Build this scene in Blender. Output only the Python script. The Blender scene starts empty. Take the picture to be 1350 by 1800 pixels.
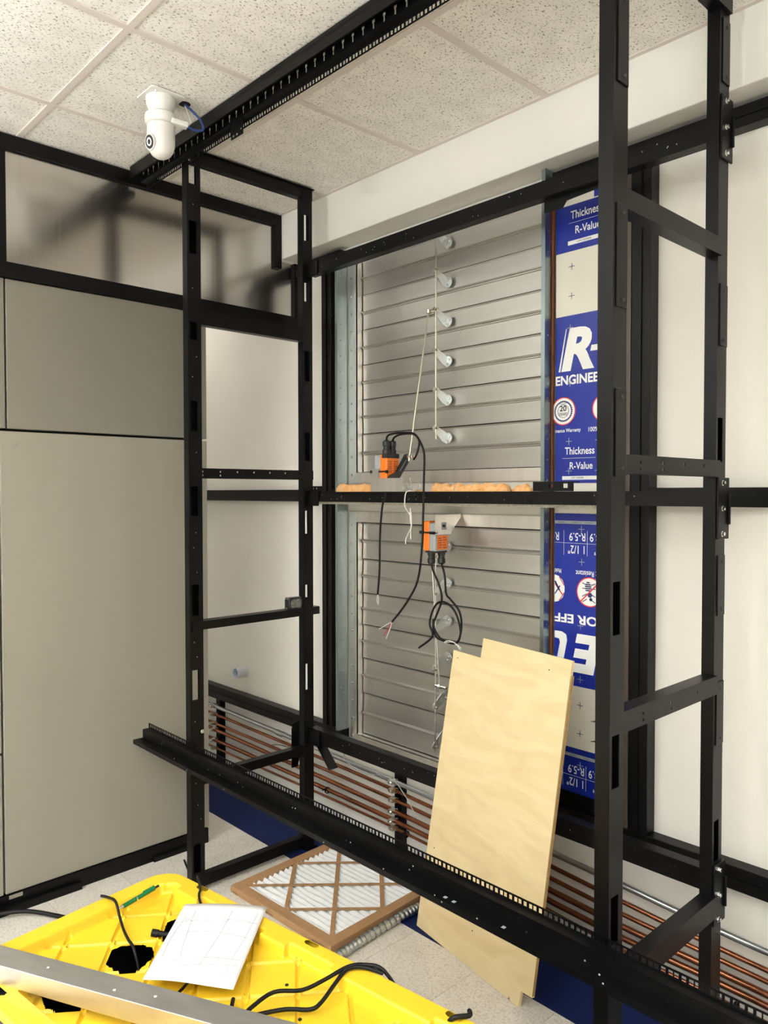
import bpy, bmesh, math, random
from mathutils import Matrix, Vector
random.seed(7)
S = bpy.context.scene
COL = S.collection
PI = math.pi

# ------------------------------------------------------------------ camera
cam_d = bpy.data.cameras.new('camera')
cam = bpy.data.objects.new('camera', cam_d)
COL.objects.link(cam)
_r = ((0.685164, 0.728388, -0.000980), (0.017873, -0.018156, -0.999675), (-0.728169, 0.684924, -0.025458))
M = Matrix(((_r[0][0], -_r[1][0], -_r[2][0]), (_r[0][1], -_r[1][1], -_r[2][1]), (_r[0][2], -_r[1][2], -_r[2][2])))
cam.matrix_world = Matrix.Translation((3.1357, -2.348, 1.62)) @ M.to_4x4()
cam_d.sensor_fit = 'VERTICAL'
cam_d.sensor_height = 36.0
cam_d.lens = 36.0 * 1352.476 / 1800.0
cam_d.clip_start = 0.05
S.camera = cam

# ------------------------------------------------------------------ world, exposure
W = bpy.data.worlds.new('world'); S.world = W
W.use_nodes = True
W.node_tree.nodes['Background'].inputs[0].default_value = (0.9, 0.95, 1.0, 1)
W.node_tree.nodes['Background'].inputs[1].default_value = 0.02
S.view_settings.view_transform = 'Standard'
S.view_settings.look = 'None'
S.view_settings.gamma = 1.0
S.view_settings.use_curve_mapping = False
S.view_settings.exposure = 0.04
LAMP_W = 15.0
UP_W = 86.0
LAMP_COL = (0.87, 0.945, 1.0)
H = 2.9806          # ceiling height
YW = 0.03           # back wall surface
XR = 5.83           # right wall
YF = -6.20          # front wall, behind the camera

# ------------------------------------------------------------------ materials
def lin(c):
    return tuple(((v / 255) / 12.92 if v / 255 <= 0.04045 else ((v / 255 + 0.055) / 1.055) ** 2.4) for v in c) + (1,)

MAT = {}
def mat(name, col, rough=0.5, metal=0.0, noise=None, bump=None, spec=0.5, aniso=0.0, emit=None, tint2=None, coat=0.0):
    m = bpy.data.materials.new(name); m.use_nodes = True
    nt = m.node_tree; b = nt.nodes['Principled BSDF']
    b.inputs['Base Color'].default_value = col
    b.inputs['Roughness'].default_value = rough
    b.inputs['Metallic'].default_value = metal
    b.inputs['Specular IOR Level'].default_value = spec
    b.inputs['Coat Weight'].default_value = coat
    if emit:
        b.inputs['Emission Color'].default_value = emit[0]; b.inputs['Emission Strength'].default_value = emit[1]
    tc = None
    if noise or bump:
        tc = nt.nodes.new('ShaderNodeTexCoord')
    if noise:   # (scale vec, amount)
        mp = nt.nodes.new('ShaderNodeMapping'); mp.inputs['Scale'].default_value = noise[0]
        nz = nt.nodes.new('ShaderNodeTexNoise'); nz.inputs['Scale'].default_value = 1.0; nz.inputs['Detail'].default_value = 5
        nt.links.new(tc.outputs['Object'], mp.inputs['Vector']); nt.links.new(mp.outputs[0], nz.inputs['Vector'])
        rp = nt.nodes.new('ShaderNodeValToRGB')
        a = noise[1]
        c2 = tint2 or tuple(max(0, v * (1 - a)) for v in col[:3]) + (1,)
        rp.color_ramp.elements[0].position = 0.32; rp.color_ramp.elements[0].color = c2
        rp.color_ramp.elements[1].position = 0.68; rp.color_ramp.elements[1].color = col
        nt.links.new(nz.outputs['Fac'], rp.inputs['Fac']); nt.links.new(rp.outputs['Color'], b.inputs['Base Color'])
        if len(noise) > 2:
            mr = nt.nodes.new('ShaderNodeMapRange')
            mr.inputs['To Min'].default_value = max(0.03, rough - noise[2]); mr.inputs['To Max'].default_value = rough + noise[2]
            nt.links.new(nz.outputs['Fac'], mr.inputs['Value']); nt.links.new(mr.outputs[0], b.inputs['Roughness'])
    if bump:    # (scale vec, strength, distance)
        mp = nt.nodes.new('ShaderNodeMapping'); mp.inputs['Scale'].default_value = bump[0]
        nz = nt.nodes.new('ShaderNodeTexNoise'); nz.inputs['Scale'].default_value = 1.0; nz.inputs['Detail'].default_value = 3
        nt.links.new(tc.outputs['Object'], mp.inputs['Vector']); nt.links.new(mp.outputs[0], nz.inputs['Vector'])
        bp = nt.nodes.new('ShaderNodeBump'); bp.inputs['Strength'].default_value = bump[1]; bp.inputs['Distance'].default_value = bump[2]
        nt.links.new(nz.outputs['Fac'], bp.inputs['Height']); nt.links.new(bp.outputs['Normal'], b.inputs['Normal'])
    MAT[name] = m
    return m

mat('black', (0.0032, 0.0032, 0.0036, 1), 0.36, noise=((9, 9, 3), 0.35, 0.07), spec=0.18)
mat('black_plastic', (0.012, 0.012, 0.012, 1), 0.45)
mat('black_rubber', (0.005, 0.005, 0.005, 1), 0.5, spec=0.25)
mat('bronze', (0.045, 0.034, 0.024, 1), 0.4)
mat('wall', lin((228, 224, 216)), 0.75, noise=((1.5, 1.5, 1.5), 0.05), bump=((220, 220, 220), 0.12, 0.002))
mat('grid', lin((214, 203, 193)), 0.5)
mat('silver', (0.64, 0.62, 0.59, 1), 0.19, 1.0, noise=((60, 60, 1.2), 0.05, 0.03))
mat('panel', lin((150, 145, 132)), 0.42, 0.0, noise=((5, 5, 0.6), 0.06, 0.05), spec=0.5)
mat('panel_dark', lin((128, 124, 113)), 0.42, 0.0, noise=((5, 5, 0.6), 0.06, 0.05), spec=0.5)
mat('alu', (0.60, 0.585, 0.56, 1), 0.40, 1.0, noise=((1.2, 60, 14), 0.12, 0.08), bump=((2, 50, 160), 0.05, 0.0006))
mat('alu_frame', (0.84, 0.81, 0.77, 1), 0.38, 1.0, noise=((30, 30, 2), 0.10, 0.05))
mat('galv', (0.66, 0.69, 0.69, 1), 0.30, 1.0, noise=((25, 25, 8), 0.08, 0.05))
mat('galv_angle', (0.30, 0.36, 0.37, 1), 0.33, 1.0, noise=((25, 25, 6), 0.12, 0.06))
mat('steel', (0.72, 0.71, 0.70, 1), 0.46, 1.0, noise=((14, 60, 60), 0.10, 0.05))
mat('zinc', (0.72, 0.72, 0.70, 1), 0.22, 1.0)
mat('zinc_yellow', (0.52, 0.48, 0.38, 1), 0.3, 1.0)
mat('conduit', (0.55, 0.58, 0.60, 1), 0.32, 1.0, noise=((6, 30, 30), 0.15))
mat('copper', (0.42, 0.16, 0.08, 1), 0.30, 1.0, noise=((5, 40, 40), 0.45, 0.10))
mat('white_plastic', lin((222, 218, 211)), 0.35)
mat('white_print', lin((238, 238, 236)), 0.5)
mat('foil_white', lin((222, 218, 206)), 0.4)
mat('blue_print', lin((10, 36, 142)), 0.35, noise=((40, 40, 40), 0.12))
mat('navy_print', lin((20, 30, 90)), 0.4)
mat('red_print', lin((205, 40, 48)), 0.4)
mat('black_print', (0.02, 0.02, 0.03, 1), 0.5)
mat('orange', lin((238, 120, 34)), 0.38, noise=((30, 30, 30), 0.05))
mat('grey_plastic', lin((160, 164, 166)), 0.4)
mat('foam', lin((246, 172, 98)), 0.8, noise=((60, 60, 60), 0.3), bump=((90, 90, 90), 0.8, 0.006), tint2=lin((250, 205, 150)))
mat('foam_board', lin((205, 202, 188)), 0.85, noise=((90, 90, 90), 0.25), bump=((140, 140, 140), 0.8, 0.004))
mat('rust', lin((120, 66, 36)), 0.7, noise=((40, 40, 12), 0.5), bump=((60, 60, 40), 0.5, 0.003))
mat('yellow', lin((241, 198, 44)), 0.36, noise=((8, 8, 8), 0.06, 0.05), bump=((260, 260, 260), 0.06, 0.001))
mat('paper', lin((240, 236, 236)), 0.8)
mat('pencil', lin((176, 176, 182)), 0.7)
mat('green', lin((14, 110, 62)), 0.3)
mat('card', lin((172, 132, 92)), 0.75, noise=((30, 30, 30), 0.14))
mat('media', lin((240, 240, 240)), 0.9, noise=((40, 40, 40), 0.06), bump=((150, 150, 150), 0.25, 0.002))
mat('navy', lin((18, 34, 84)), 0.6, spec=0.2, noise=((120, 120, 120), 0.3), bump=((300, 300, 300), 0.1, 0.001))
mat('pipe_white', lin((222, 224, 228)), 0.4)
mat('blue_light_pipe', lin((120, 150, 215)), 0.5)
mat('blue_cable', lin((34, 58, 120)), 0.4)
mat('diffuser', (1, 1, 1, 1), 0.5, emit=((1.0, 0.94, 0.84, 1), 5.0))
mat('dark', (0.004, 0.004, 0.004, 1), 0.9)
mat('string', lin((225, 222, 214)), 0.8)
mat('tape_clear', lin((120, 120, 116)), 0.15, noise=((80, 80, 80), 0.7))

def speckle_mat(name, base, dark, scale, thr, stretch=(1, 1, 1), bump=0.4):
    m = bpy.data.materials.new(name); m.use_nodes = True
    nt = m.node_tree; b = nt.nodes['Principled BSDF']; b.inputs['Roughness'].default_value = 0.9
    b.inputs['Specular IOR Level'].default_value = 0.2
    tc = nt.nodes.new('ShaderNodeTexCoord'); oi = nt.nodes.new('ShaderNodeObjectInfo')
    ad = nt.nodes.new('ShaderNodeVectorMath'); ad.operation = 'MULTIPLY_ADD'
    ad.inputs[1].default_value = (1, 1, 1)
    nt.links.new(tc.outputs['Object'], ad.inputs[0])
    cx = nt.nodes.new('ShaderNodeCombineXYZ'); mu = nt.nodes.new('ShaderNodeMath'); mu.operation = 'MULTIPLY'; mu.inputs[1].default_value = 31.0
    nt.links.new(oi.outputs['Random'], mu.inputs[0]); nt.links.new(mu.outputs[0], cx.inputs[0]); nt.links.new(mu.outputs[0], cx.inputs[1])
    nt.links.new(cx.outputs[0], ad.inputs[2])
    mp = nt.nodes.new('ShaderNodeMapping'); mp.inputs['Scale'].default_value = stretch
    nt.links.new(ad.outputs[0], mp.inputs['Vector'])
    nz = nt.nodes.new('ShaderNodeTexNoise'); nz.inputs['Scale'].default_value = scale; nz.inputs['Detail'].default_value = 4; nz.inputs['Distortion'].default_value = 0.6
    n2 = nt.nodes.new('ShaderNodeTexNoise'); n2.inputs['Scale'].default_value = scale * 0.07; n2.inputs['Detail'].default_value = 4
    nt.links.new(mp.outputs[0], nz.inputs['Vector']); nt.links.new(mp.outputs[0], n2.inputs['Vector'])
    rp = nt.nodes.new('ShaderNodeValToRGB')
    rp.color_ramp.elements[0].position = thr; rp.color_ramp.elements[0].color = dark
    rp.color_ramp.elements[1].position = thr + 0.07; rp.color_ramp.elements[1].color = base
    nt.links.new(nz.outputs['Fac'], rp.inputs['Fac'])
    mx = nt.nodes.new('ShaderNodeMix'); mx.data_type = 'RGBA'; mx.blend_type = 'MULTIPLY'; mx.inputs[0].default_value = 0.35
    r2 = nt.nodes.new('ShaderNodeValToRGB'); r2.color_ramp.elements[0].position = 0.3; r2.color_ramp.elements[0].color = (0.72, 0.71, 0.69, 1); r2.color_ramp.elements[1].position = 0.6
    nt.links.new(n2.outputs['Fac'], r2.inputs['Fac'])
    nt.links.new(rp.outputs['Color'], mx.inputs[6]); nt.links.new(r2.outputs['Color'], mx.inputs[7])
    nt.links.new(mx.outputs[2], b.inputs['Base Color'])
    bp = nt.nodes.new('ShaderNodeBump'); bp.inputs['Strength'].default_value = bump; bp.inputs['Distance'].default_value = 0.003
    nt.links.new(rp.outputs['Color'], bp.inputs['Height']); nt.links.new(bp.outputs['Normal'], b.inputs['Normal'])
    MAT[name] = m
    return b
speckle_mat('ceiling_tile', lin((240, 235, 226)), lin((152, 142, 128)), 190, 0.352, (1.0, 0.6, 1))
fb = speckle_mat('floor_tile', lin((228, 221, 211)), lin((208, 199, 186)), 120, 0.42, (1, 1, 1), 0.005)
fb.inputs['Roughness'].default_value = 0.42; fb.inputs['Specular IOR Level'].default_value = 0.4

def wood_mat():
    m = bpy.data.materials.new('plywood'); m.use_nodes = True
    nt = m.node_tree; b = nt.nodes['Principled BSDF']; b.inputs['Roughness'].default_value = 0.55
    tc = nt.nodes.new('ShaderNodeTexCoord'); mp = nt.nodes.new('ShaderNodeMapping'); mp.inputs['Scale'].default_value = (2.2, 1, 8)
    nz = nt.nodes.new('ShaderNodeTexNoise'); nz.inputs['Scale'].default_value = 1.6; nz.inputs['Detail'].default_value = 7; nz.inputs['Distortion'].default_value = 1.4
    nt.links.new(tc.outputs['Object'], mp.inputs['Vector']); nt.links.new(mp.outputs[0], nz.inputs['Vector'])
    rp = nt.nodes.new('ShaderNodeValToRGB')
    rp.color_ramp.elements[0].position = 0.25; rp.color_ramp.elements[0].color = lin((220, 195, 146))
    rp.color_ramp.elements[1].position = 0.62; rp.color_ramp.elements[1].color = lin((234, 212, 166))
    nt.links.new(nz.outputs['Fac'], rp.inputs['Fac']); nt.links.new(rp.outputs['Color'], b.inputs['Base Color'])
    MAT['plywood'] = m
wood_mat()
mat('ply_edge', lin((176, 140, 88)), 0.7, noise=((3, 3, 500), 0.4))

# ------------------------------------------------------------------ mesh helpers
def origin(o):
    v = Vector((0, 0, 0))
    while o is not None:
        v = v + o.location; o = o.parent
    return v

class MB:
    def __init__(s): s.v = []; s.f = []
    def add(s, vs, fs):
        n = len(s.v); s.v += [tuple(v) for v in vs]; s.f += [tuple(i + n for i in f) for f in fs]; return s
    def box(s, x0, x1, y0, y1, z0, z1):
        return s.add([(x, y, z) for x in (x0, x1) for y in (y0, y1) for z in (z0, z1)],
                     [(0, 1, 3, 2), (4, 6, 7, 5), (0, 4, 5, 1), (2, 3, 7, 6), (0, 2, 6, 4), (1, 5, 7, 3)])
    def bar(s, p, q, w, t, up=(0, 0, 1)):
        p = Vector(p); q = Vector(q); d = (q - p).normalized(); up = Vector(up)
        a = d.cross(up).normalized(); b = a.cross(d).normalized()
        vs = []
        for c in (p, q):
            for i, j in ((-1, -1), (1, -1), (1, 1), (-1, 1)): vs.append(c + a * (i * w / 2) + b * (j * t / 2))
        return s.add(vs, [(3, 2, 1, 0), (4, 5, 6, 7), (0, 1, 5, 4), (1, 2, 6, 5), (2, 3, 7, 6), (3, 0, 4, 7)])
    def cyl(s, p, q, r, n=14, r2=None):
        p = Vector(p); q = Vector(q); d = (q - p).normalized()
        a = d.orthogonal().normalized(); b = d.cross(a)
        r2 = r if r2 is None else r2
        vs = [p + (a * math.cos(2 * PI * i / n) + b * math.sin(2 * PI * i / n)) * r for i in range(n)]
        vs += [q + (a * math.cos(2 * PI * i / n) + b * math.sin(2 * PI * i / n)) * r2 for i in range(n)]
        fs = [(i, (i + 1) % n, n + (i + 1) % n, n + i) for i in range(n)]
        return s.add(vs, fs + [tuple(range(n - 1, -1, -1)), tuple(range(n, 2 * n))])
    def ring(s, p, q, ro, ri, n=20):
        p = Vector(p); q = Vector(q); d = (q - p).normalized(); a = d.orthogonal().normalized(); b = d.cross(a)
        vs = []
        for c, r in ((p, ro), (q, ro), (q, ri), (p, ri)):
            vs += [c + (a * math.cos(2 * PI * i / n) + b * math.sin(2 * PI * i / n)) * r for i in range(n)]
        fs = []
        for k in range(4):
            for i in range(n):
                fs.append((k * n + i, k * n + (i + 1) % n, ((k + 1) % 4) * n + (i + 1) % n, ((k + 1) % 4) * n + i))
        return s.add(vs, fs)
    def tube(s, pts, r, n=8, smooth=4, rf=None):
        P = [Vector(p) for p in pts]
        if smooth and len(P) > 2:
            Q = []
            for i in range(len(P) - 1):
                p0 = P[max(i - 1, 0)]; p1 = P[i]; p2 = P[i + 1]; p3 = P[min(i + 2, len(P) - 1)]
                for k in range(smooth):
                    t = k / smooth
                    Q.append(0.5 * ((2 * p1) + (p2 - p0) * t + (2 * p0 - 5 * p1 + 4 * p2 - p3) * t * t + (3 * p1 - p0 - 3 * p2 + p3) * t ** 3))
            Q.append(P[-1]); P = Q
        a = None; vs = []
        for i, p in enumerate(P):
            d = (P[min(i + 1, len(P) - 1)] - P[max(i - 1, 0)]).normalized()
            if a is None: a = d.orthogonal().normalized()
            else: a = (a - d * a.dot(d)).normalized()
            b = d.cross(a); rr = rf(i) if rf else r
            vs += [p + (a * math.cos(2 * PI * k / n) + b * math.sin(2 * PI * k / n)) * rr for k in range(n)]
        fs = []
        for i in range(len(P) - 1):
            for k in range(n): fs.append((i * n + k, i * n + (k + 1) % n, (i + 1) * n + (k + 1) % n, (i + 1) * n + k))
        m = len(P) - 1
        return s.add(vs, fs + [tuple(range(n - 1, -1, -1)), tuple(m * n + k for k in range(n))])
    def lathe(s, c, prof, n=24, axis='z'):
        vs = []
        for r, z in prof:
            for k in range(n):
                x, y = r * math.cos(2 * PI * k / n), r * math.sin(2 * PI * k / n)
                o = {'z': (x, y, z), 'y': (x, z, y), 'x': (z, x, y)}[axis]
                vs.append((c[0] + o[0], c[1] + o[1], c[2] + o[2]))
        fs = []
        for i in range(len(prof) - 1):
            for k in range(n): fs.append((i * n + k, i * n + (k + 1) % n, (i + 1) * n + (k + 1) % n, (i + 1) * n + k))
        m = len(prof) - 1
        return s.add(vs, fs + [tuple(range(n - 1, -1, -1)), tuple(m * n + k for k in range(n))])
    def prism(s, poly, fn, a, b):
        """poly: 2D points, fn(u, v, w) -> xyz, extruded from w=a to w=b"""
        n = len(poly)
        vs = [fn(u, v, a) for u, v in poly] + [fn(u, v, b) for u, v in poly]
        fs = [(i, (i + 1) % n, n + (i + 1) % n, n + i) for i in range(n)]
        return s.add(vs, fs + [tuple(range(n - 1, -1, -1)), tuple(range(n, 2 * n))])
    def plate(s, u0, u1, v0, v1, w0, w1, holes, fn):
        """flat plate in (u, v) with rectangular through holes, thickness w0..w1"""
        us = sorted(set([u0, u1] + [h for q in holes for h in (q[0], q[1]) if u0 < h < u1]))
        vs_ = sorted(set([v0, v1] + [h for q in holes for h in (q[2], q[3]) if v0 < h < v1]))
        nu, nv = len(us) - 1, len(vs_) - 1
        solid = [[True] * nv for _ in range(nu)]
        for q in holes:
            for i in range(nu):
                cu = (us[i] + us[i + 1]) / 2
                if not q[0] < cu < q[1]: continue
                for j in range(nv):
                    if q[2] < (vs_[j] + vs_[j + 1]) / 2 < q[3]: solid[i][j] = False
        idx = {}; V = []; F = []
        def vid(i, j, k):
            if (i, j, k) not in idx:
                idx[(i, j, k)] = len(V); V.append(fn(us[i], vs_[j], (w0, w1)[k]))
            return idx[(i, j, k)]
        ok = lambda i, j: 0 <= i < nu and 0 <= j < nv and solid[i][j]
        for i in range(nu):
            for j in range(nv):
                if not solid[i][j]: continue
                F.append((vid(i, j, 0), vid(i, j + 1, 0), vid(i + 1, j + 1, 0), vid(i + 1, j, 0)))
                F.append((vid(i, j, 1), vid(i + 1, j, 1), vid(i + 1, j + 1, 1), vid(i, j + 1, 1)))
                if not ok(i - 1, j): F.append((vid(i, j, 0), vid(i, j, 1), vid(i, j + 1, 1), vid(i, j + 1, 0)))
                if not ok(i + 1, j): F.append((vid(i + 1, j, 0), vid(i + 1, j + 1, 0), vid(i + 1, j + 1, 1), vid(i + 1, j, 1)))
                if not ok(i, j - 1): F.append((vid(i, j, 0), vid(i + 1, j, 0), vid(i + 1, j, 1), vid(i, j, 1)))
                if not ok(i, j + 1): F.append((vid(i, j + 1, 0), vid(i, j + 1, 1), vid(i + 1, j + 1, 1), vid(i + 1, j + 1, 0)))
        return s.add(V, F)
    def mesh(s, name, m, off=None, smooth=False, angle=40):
        me = bpy.data.meshes.new(name)
        vs = s.v if off is None else [(v[0] - off[0], v[1] - off[1], v[2] - off[2]) for v in s.v]
        me.from_pydata(vs, [], s.f)
        bm = bmesh.new(); bm.from_mesh(me); bmesh.ops.recalc_face_normals(bm, faces=bm.faces); bm.to_mesh(me); bm.free()
        if m: me.materials.append(MAT[m])
        if smooth:
            me.polygons.foreach_set('use_smooth', [True] * len(me.polygons))
            try: me.set_sharp_from_angle(angle=math.radians(angle))
            except Exception: pass
        return me
    def build(s, name, m, parent=None, local=False, smooth=False, bevel=0.0, label=None, angle=40):
        """link as one mesh object; verts are world coordinates unless local"""
        if parent is not None:
            off = None if local else origin(parent)
        else:
            xs, ys, zs = zip(*s.v)
            off = Vector(((min(xs) + max(xs)) / 2, (min(ys) + max(ys)) / 2, min(zs)))
        me = s.mesh(name, m, off, smooth, angle)
        o = bpy.data.objects.new(name, me); COL.objects.link(o)
        if parent is not None: o.parent = parent
        else: o.location = off
        if bevel:
            b = o.modifiers.new('bevel', 'BEVEL'); b.width = bevel; b.segments = 2; b.limit_method = 'ANGLE'; b.angle_limit = math.radians(50)
        if label: o['label'] = label
        return o

def inst(name, me, parent, loc, rot=None):
    o = bpy.data.objects.new(name, me); COL.objects.link(o)
    o.parent = parent; o.location = Vector(loc) - (origin(parent) if parent else Vector((0, 0, 0)))
    if rot: o.rotation_euler = rot
    return o

def thing(name, label, cat, loc=(0, 0, 0), rz=0.0, group=None, rot=None):
    o = bpy.data.objects.new(name, None); COL.objects.link(o)
    o.location = loc; o.rotation_euler = rot or (0, 0, rz)
    o.empty_display_size = 0.05
    o['label'] = label; o['category'] = cat
    if group: o['group'] = group
    return o

def tag(o, label, cat, group=None):
    o['label'] = label; o['category'] = cat
    if group: o['group'] = group
    return o

def struct(name, label=None, loc=(0, 0, 0)):
    o = bpy.data.objects.new(name, None); COL.objects.link(o); o.location = loc
    o['kind'] = 'structure'; o.empty_display_size = 0.05
    o['label'] = label; o['category'] = name.split('_')[0]
    return o

def mark(o, label):
    o['kind'] = 'structure'; o['label'] = label; o['category'] = o.name.split('_')[0]
    return o

XYZ = lambda u, v, w: (u, v, w)
XZ = lambda u, v, w: (u, w, v)      # plate in the x-z plane, thickness along y
YZ = lambda u, v, w: (w, u, v)      # plate in the y-z plane, thickness along x

# ================================================================== the room
G = 0.6096
GX = [0.347 + G * k for k in range(0, 10)]          # ceiling grid lines
GY = [-0.103 - G * k for k in range(0, 11)]
lamp_cells = set()

flo = struct('floor', 'speckled light grey vinyl tile floor')
MB().box(-2.6, XR, YF, YW, -0.12, -0.003).build('subfloor', 'dark', flo)
T = 0.3048
tile_me = MB().box(-T / 2 + 0.0006, T / 2 - 0.0006, -T / 2 + 0.0006, T / 2 - 0.0006, -0.004, 0.0).mesh('floor_tile', 'floor_tile')
tx0, ty0 = 1.48 - 0.0, -0.345
big = MB()
for i in range(-14, 15):
    for j in range(0, 20):
        cx = tx0 + (i + 0.5) * T; cy = ty0 - (j + 0.5) * T
        if cx + T / 2 > XR or cx - T / 2 < -2.6 or cy - T / 2 < YF: continue
        if -0.5 < cx < 3.2 and cy > -2.3: inst('floor_tile', tile_me, flo, (cx, cy, 0))
        else: big.box(cx - T / 2 + 0.0006, cx + T / 2 - 0.0006, cy - T / 2 + 0.0006, cy + T / 2 - 0.0006, -0.004, 0)
o = big.build('floor_tiles_beyond', 'floor_tile', flo); o['kind'] = 'stuff'
MB().box(-2.6, XR, -0.3444, YW, -0.004, 0.0005).build('border_strip', 'navy', flo, label='dark blue floor strip along the back wall')

cei = struct('ceiling', 'suspended ceiling of fissured white tiles')
MB().box(-2.6, XR, YF, YW + 0.05, H + 0.03, H + 0.12).build('ceiling_slab', 'wall', cei)
ct = MB().box(-G / 2 + 0.004, G / 2 - 0.004, -G / 2 + 0.004, G / 2 - 0.004, 0.0, 0.015).mesh('ceiling_tile', 'ceiling_tile')
cols = [(0.0, GX[0])] + [(GX[i], GX[i + 1]) for i in range(9)]
edge_me = MB().box(-0.347 / 2 + 0.004, 0.347 / 2 - 0.004, -G / 2 + 0.004, G / 2 - 0.004, 0, 0.015).mesh('ceiling_tile_cut', 'ceiling_tile')
for ci, (xa, xb) in enumerate(cols):
    for j in range(10):
        if (ci - 1, j) in lamp_cells: continue
        inst('ceiling_tile', edge_me if ci == 0 else ct, cei, ((xa + xb) / 2, (GY[j] + GY[j + 1]) / 2, H + 0.004))
for x in GX:
    MB().box(x - 0.012, x + 0.012, YF, GY[0], H - 0.001, H + 0.012).build('ceiling_runner', 'grid', cei)
for y in GY:
    MB().box(0.0, XR, y - 0.011, y + 0.011, H - 0.0004, H + 0.0118).build('ceiling_cross_tee', 'grid', cei)

def pendant(ci, j, label, k=1.0):  # unseen fixtures added to brighten the room and its ceiling
    """made-up direct/indirect linear fixture, unseen, hung below the grid"""
    cx, cy = (GX[ci] + GX[ci + 1]) / 2, GY[j + 1]
    zl = H - .62
    t = thing('added_pendant_light', label, 'light', (cx, cy, zl), 0, 'added linear pendant lights')
    MB().box(cx - .10, cx + .10, cy - .60, cy + .60, zl, zl + .05).build('body', 'grid', t, bevel=.004)
    MB().box(cx - .085, cx + .085, cy - .585, cy + .585, zl - .006, zl - .0005).build('lens', 'diffuser', t)
    for sy in (-.5, .5): MB().cyl((cx, cy + sy, zl + .05), (cx, cy + sy, H - .001), .002, 8).build('suspension_wire', 'zinc', t)
    for nm, pw, rx, dz in (('tube_light', LAMP_W, 0, -.010), ('uplight', UP_W, PI, .055)):
        ld = bpy.data.lights.new(nm, 'AREA'); ld.shape = 'RECTANGLE'; ld.size = 0.17; ld.size_y = 1.16
        ld.energy = pw * k; ld.color = LAMP_COL
        lo = bpy.data.objects.new(nm, ld); COL.objects.link(lo); lo.parent = t; lo.location = (0, 0, dz); lo.rotation_euler = (rx, 0, 0)
for ci, j, lb, k in ((0, 4, 'added linear pendant light nearest the partition', 0.65), (3, 4, 'added linear pendant light above the viewer', 1.0), (6, 3, 'added linear pendant light right of the viewer', 0.8),
                  (0, 8, 'added linear pendant light behind the viewer on the partition side', 1.0), (3, 8, 'added linear pendant light in the middle behind the viewer', 1.0), (6, 8, 'added linear pendant light behind the viewer on the right', 0.8)):
    pendant(ci, j, lb, k)
# unseen lamp added to light the space behind the left partition
t = thing('added_ceiling_light', 'added ceiling light in the space behind the left partition', 'light', (-1.05, -0.55, H), 0, 'added recessed ceiling lights')
MB().plate(-1.36, -0.74, -1.16, 0.0, H - .002, H + .025, [(-1.32, -0.78, -1.12, -0.04)], XYZ).build('frame', 'grid', t)
MB().box(-1.32, -0.78, -1.12, -0.04, H + .006, H + .016).build('lens', 'diffuser', t)
ld = bpy.data.lights.new('tube_light', 'AREA'); ld.shape = 'RECTANGLE'; ld.size = 0.5; ld.size_y = 1.0; ld.energy = 0.4; ld.color = (0.80, 0.95, 1.0)
lo = bpy.data.objects.new('tube_light', ld); COL.objects.link(lo); lo.parent = t; lo.location = (0, 0, -0.004)

# back wall with the damper opening, soffit, other walls
OX0, OX1 = 0.425, 1.512
wb = MB().plate(-2.6, XR, 0, H + .03, YW, YW + .12, [(OX0, OX1, 0.46, 1.50), (OX0, OX1, 1.69, 2.72)], XZ).build('wall_back', 'wall')
mark(wb, 'off-white painted back wall')
mark(MB().box(0.006, XR, -0.097, YW, 2.768, H + .03).build('trim_1', 'wall', bevel=0.004), 'painted soffit along the top of the back wall')
mark(MB().box(XR, XR + .1, YF, YW, 0, H + .03).build('wall_right', 'wall'), 'off-white right wall')
mark(MB().box(-2.6, XR, YF - .1, YF, 0, H + .03).build('wall_front', 'wall'), 'off-white wall behind the viewer')
mark(MB().box(-2.7, -2.6, YF, YW, 0, H + .03).build('wall_far', 'wall'), 'wall of the space behind the partition')
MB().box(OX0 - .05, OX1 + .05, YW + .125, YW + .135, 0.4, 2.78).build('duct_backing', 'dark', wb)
# drywall patch outlets and marks
for x, z in ((-0.45, 0.455), (-0.41, 0.43), (-0.30, 0.455), (-0.26, 0.425)):
    MB().box(x - .006, x + .006, YW - .002, YW, z - .012, z + .012).build('wall_slot', 'dark', wb)

# ---- left partition: black trim, silver upper panel, grey lower panels
wl = struct('wall_left', 'panelled partition with black trim and a metallic upper band')
PX = -0.03
def part_panel(name, m, poly, x1=0.0, x0=PX, **k):
    return MB().prism(poly, lambda u, v, w: (w, u, v), x0, x1).build(name, m, wl, bevel=k.pop('bevel', 0.003), **k)
up = part_panel('upper_panel', 'silver', [(-1.372, 2.50), (-0.012, 2.50), (-0.012, 2.762), (-0.128, 2.762), (-0.128, 2.925), (-1.411, 2.925)], x1=-0.006, label='brushed silver metal upper panel')
part_panel('upper_panel', 'silver', [(-2.8, 2.50), (-1.43, 2.50), (-1.43, 2.925), (-2.8, 2.925)], x1=-0.006)
for y0, y1 in ((-2.8, -0.099),):
    MB().box(PX, 0.012, y0, y1, 2.925, H - .002).build('trim_top', 'black', wl)
MB().box(PX, 0.012, -0.138, -0.099, 2.72, 2.925).build('trim_notch', 'black', wl)
MB().box(PX, 0.012, -2.8, YW, 2.438, 2.497).build('trim_middle', 'black', wl)
MB().box(PX, 0.012, -1.425, -1.374, 2.497, 2.925).build('trim_upright', 'black', wl)
MB().box(PX, 0.010, -0.020, YW, 2.497, 2.762).build('trim_end', 'black', wl)
YE = -0.515
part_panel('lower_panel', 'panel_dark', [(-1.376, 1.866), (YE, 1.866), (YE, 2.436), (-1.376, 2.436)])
pn = part_panel('lower_panel', 'panel', [(-1.404, 0.068), (YE, 0.068), (YE, 1.856), (-1.404, 1.856)])
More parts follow.
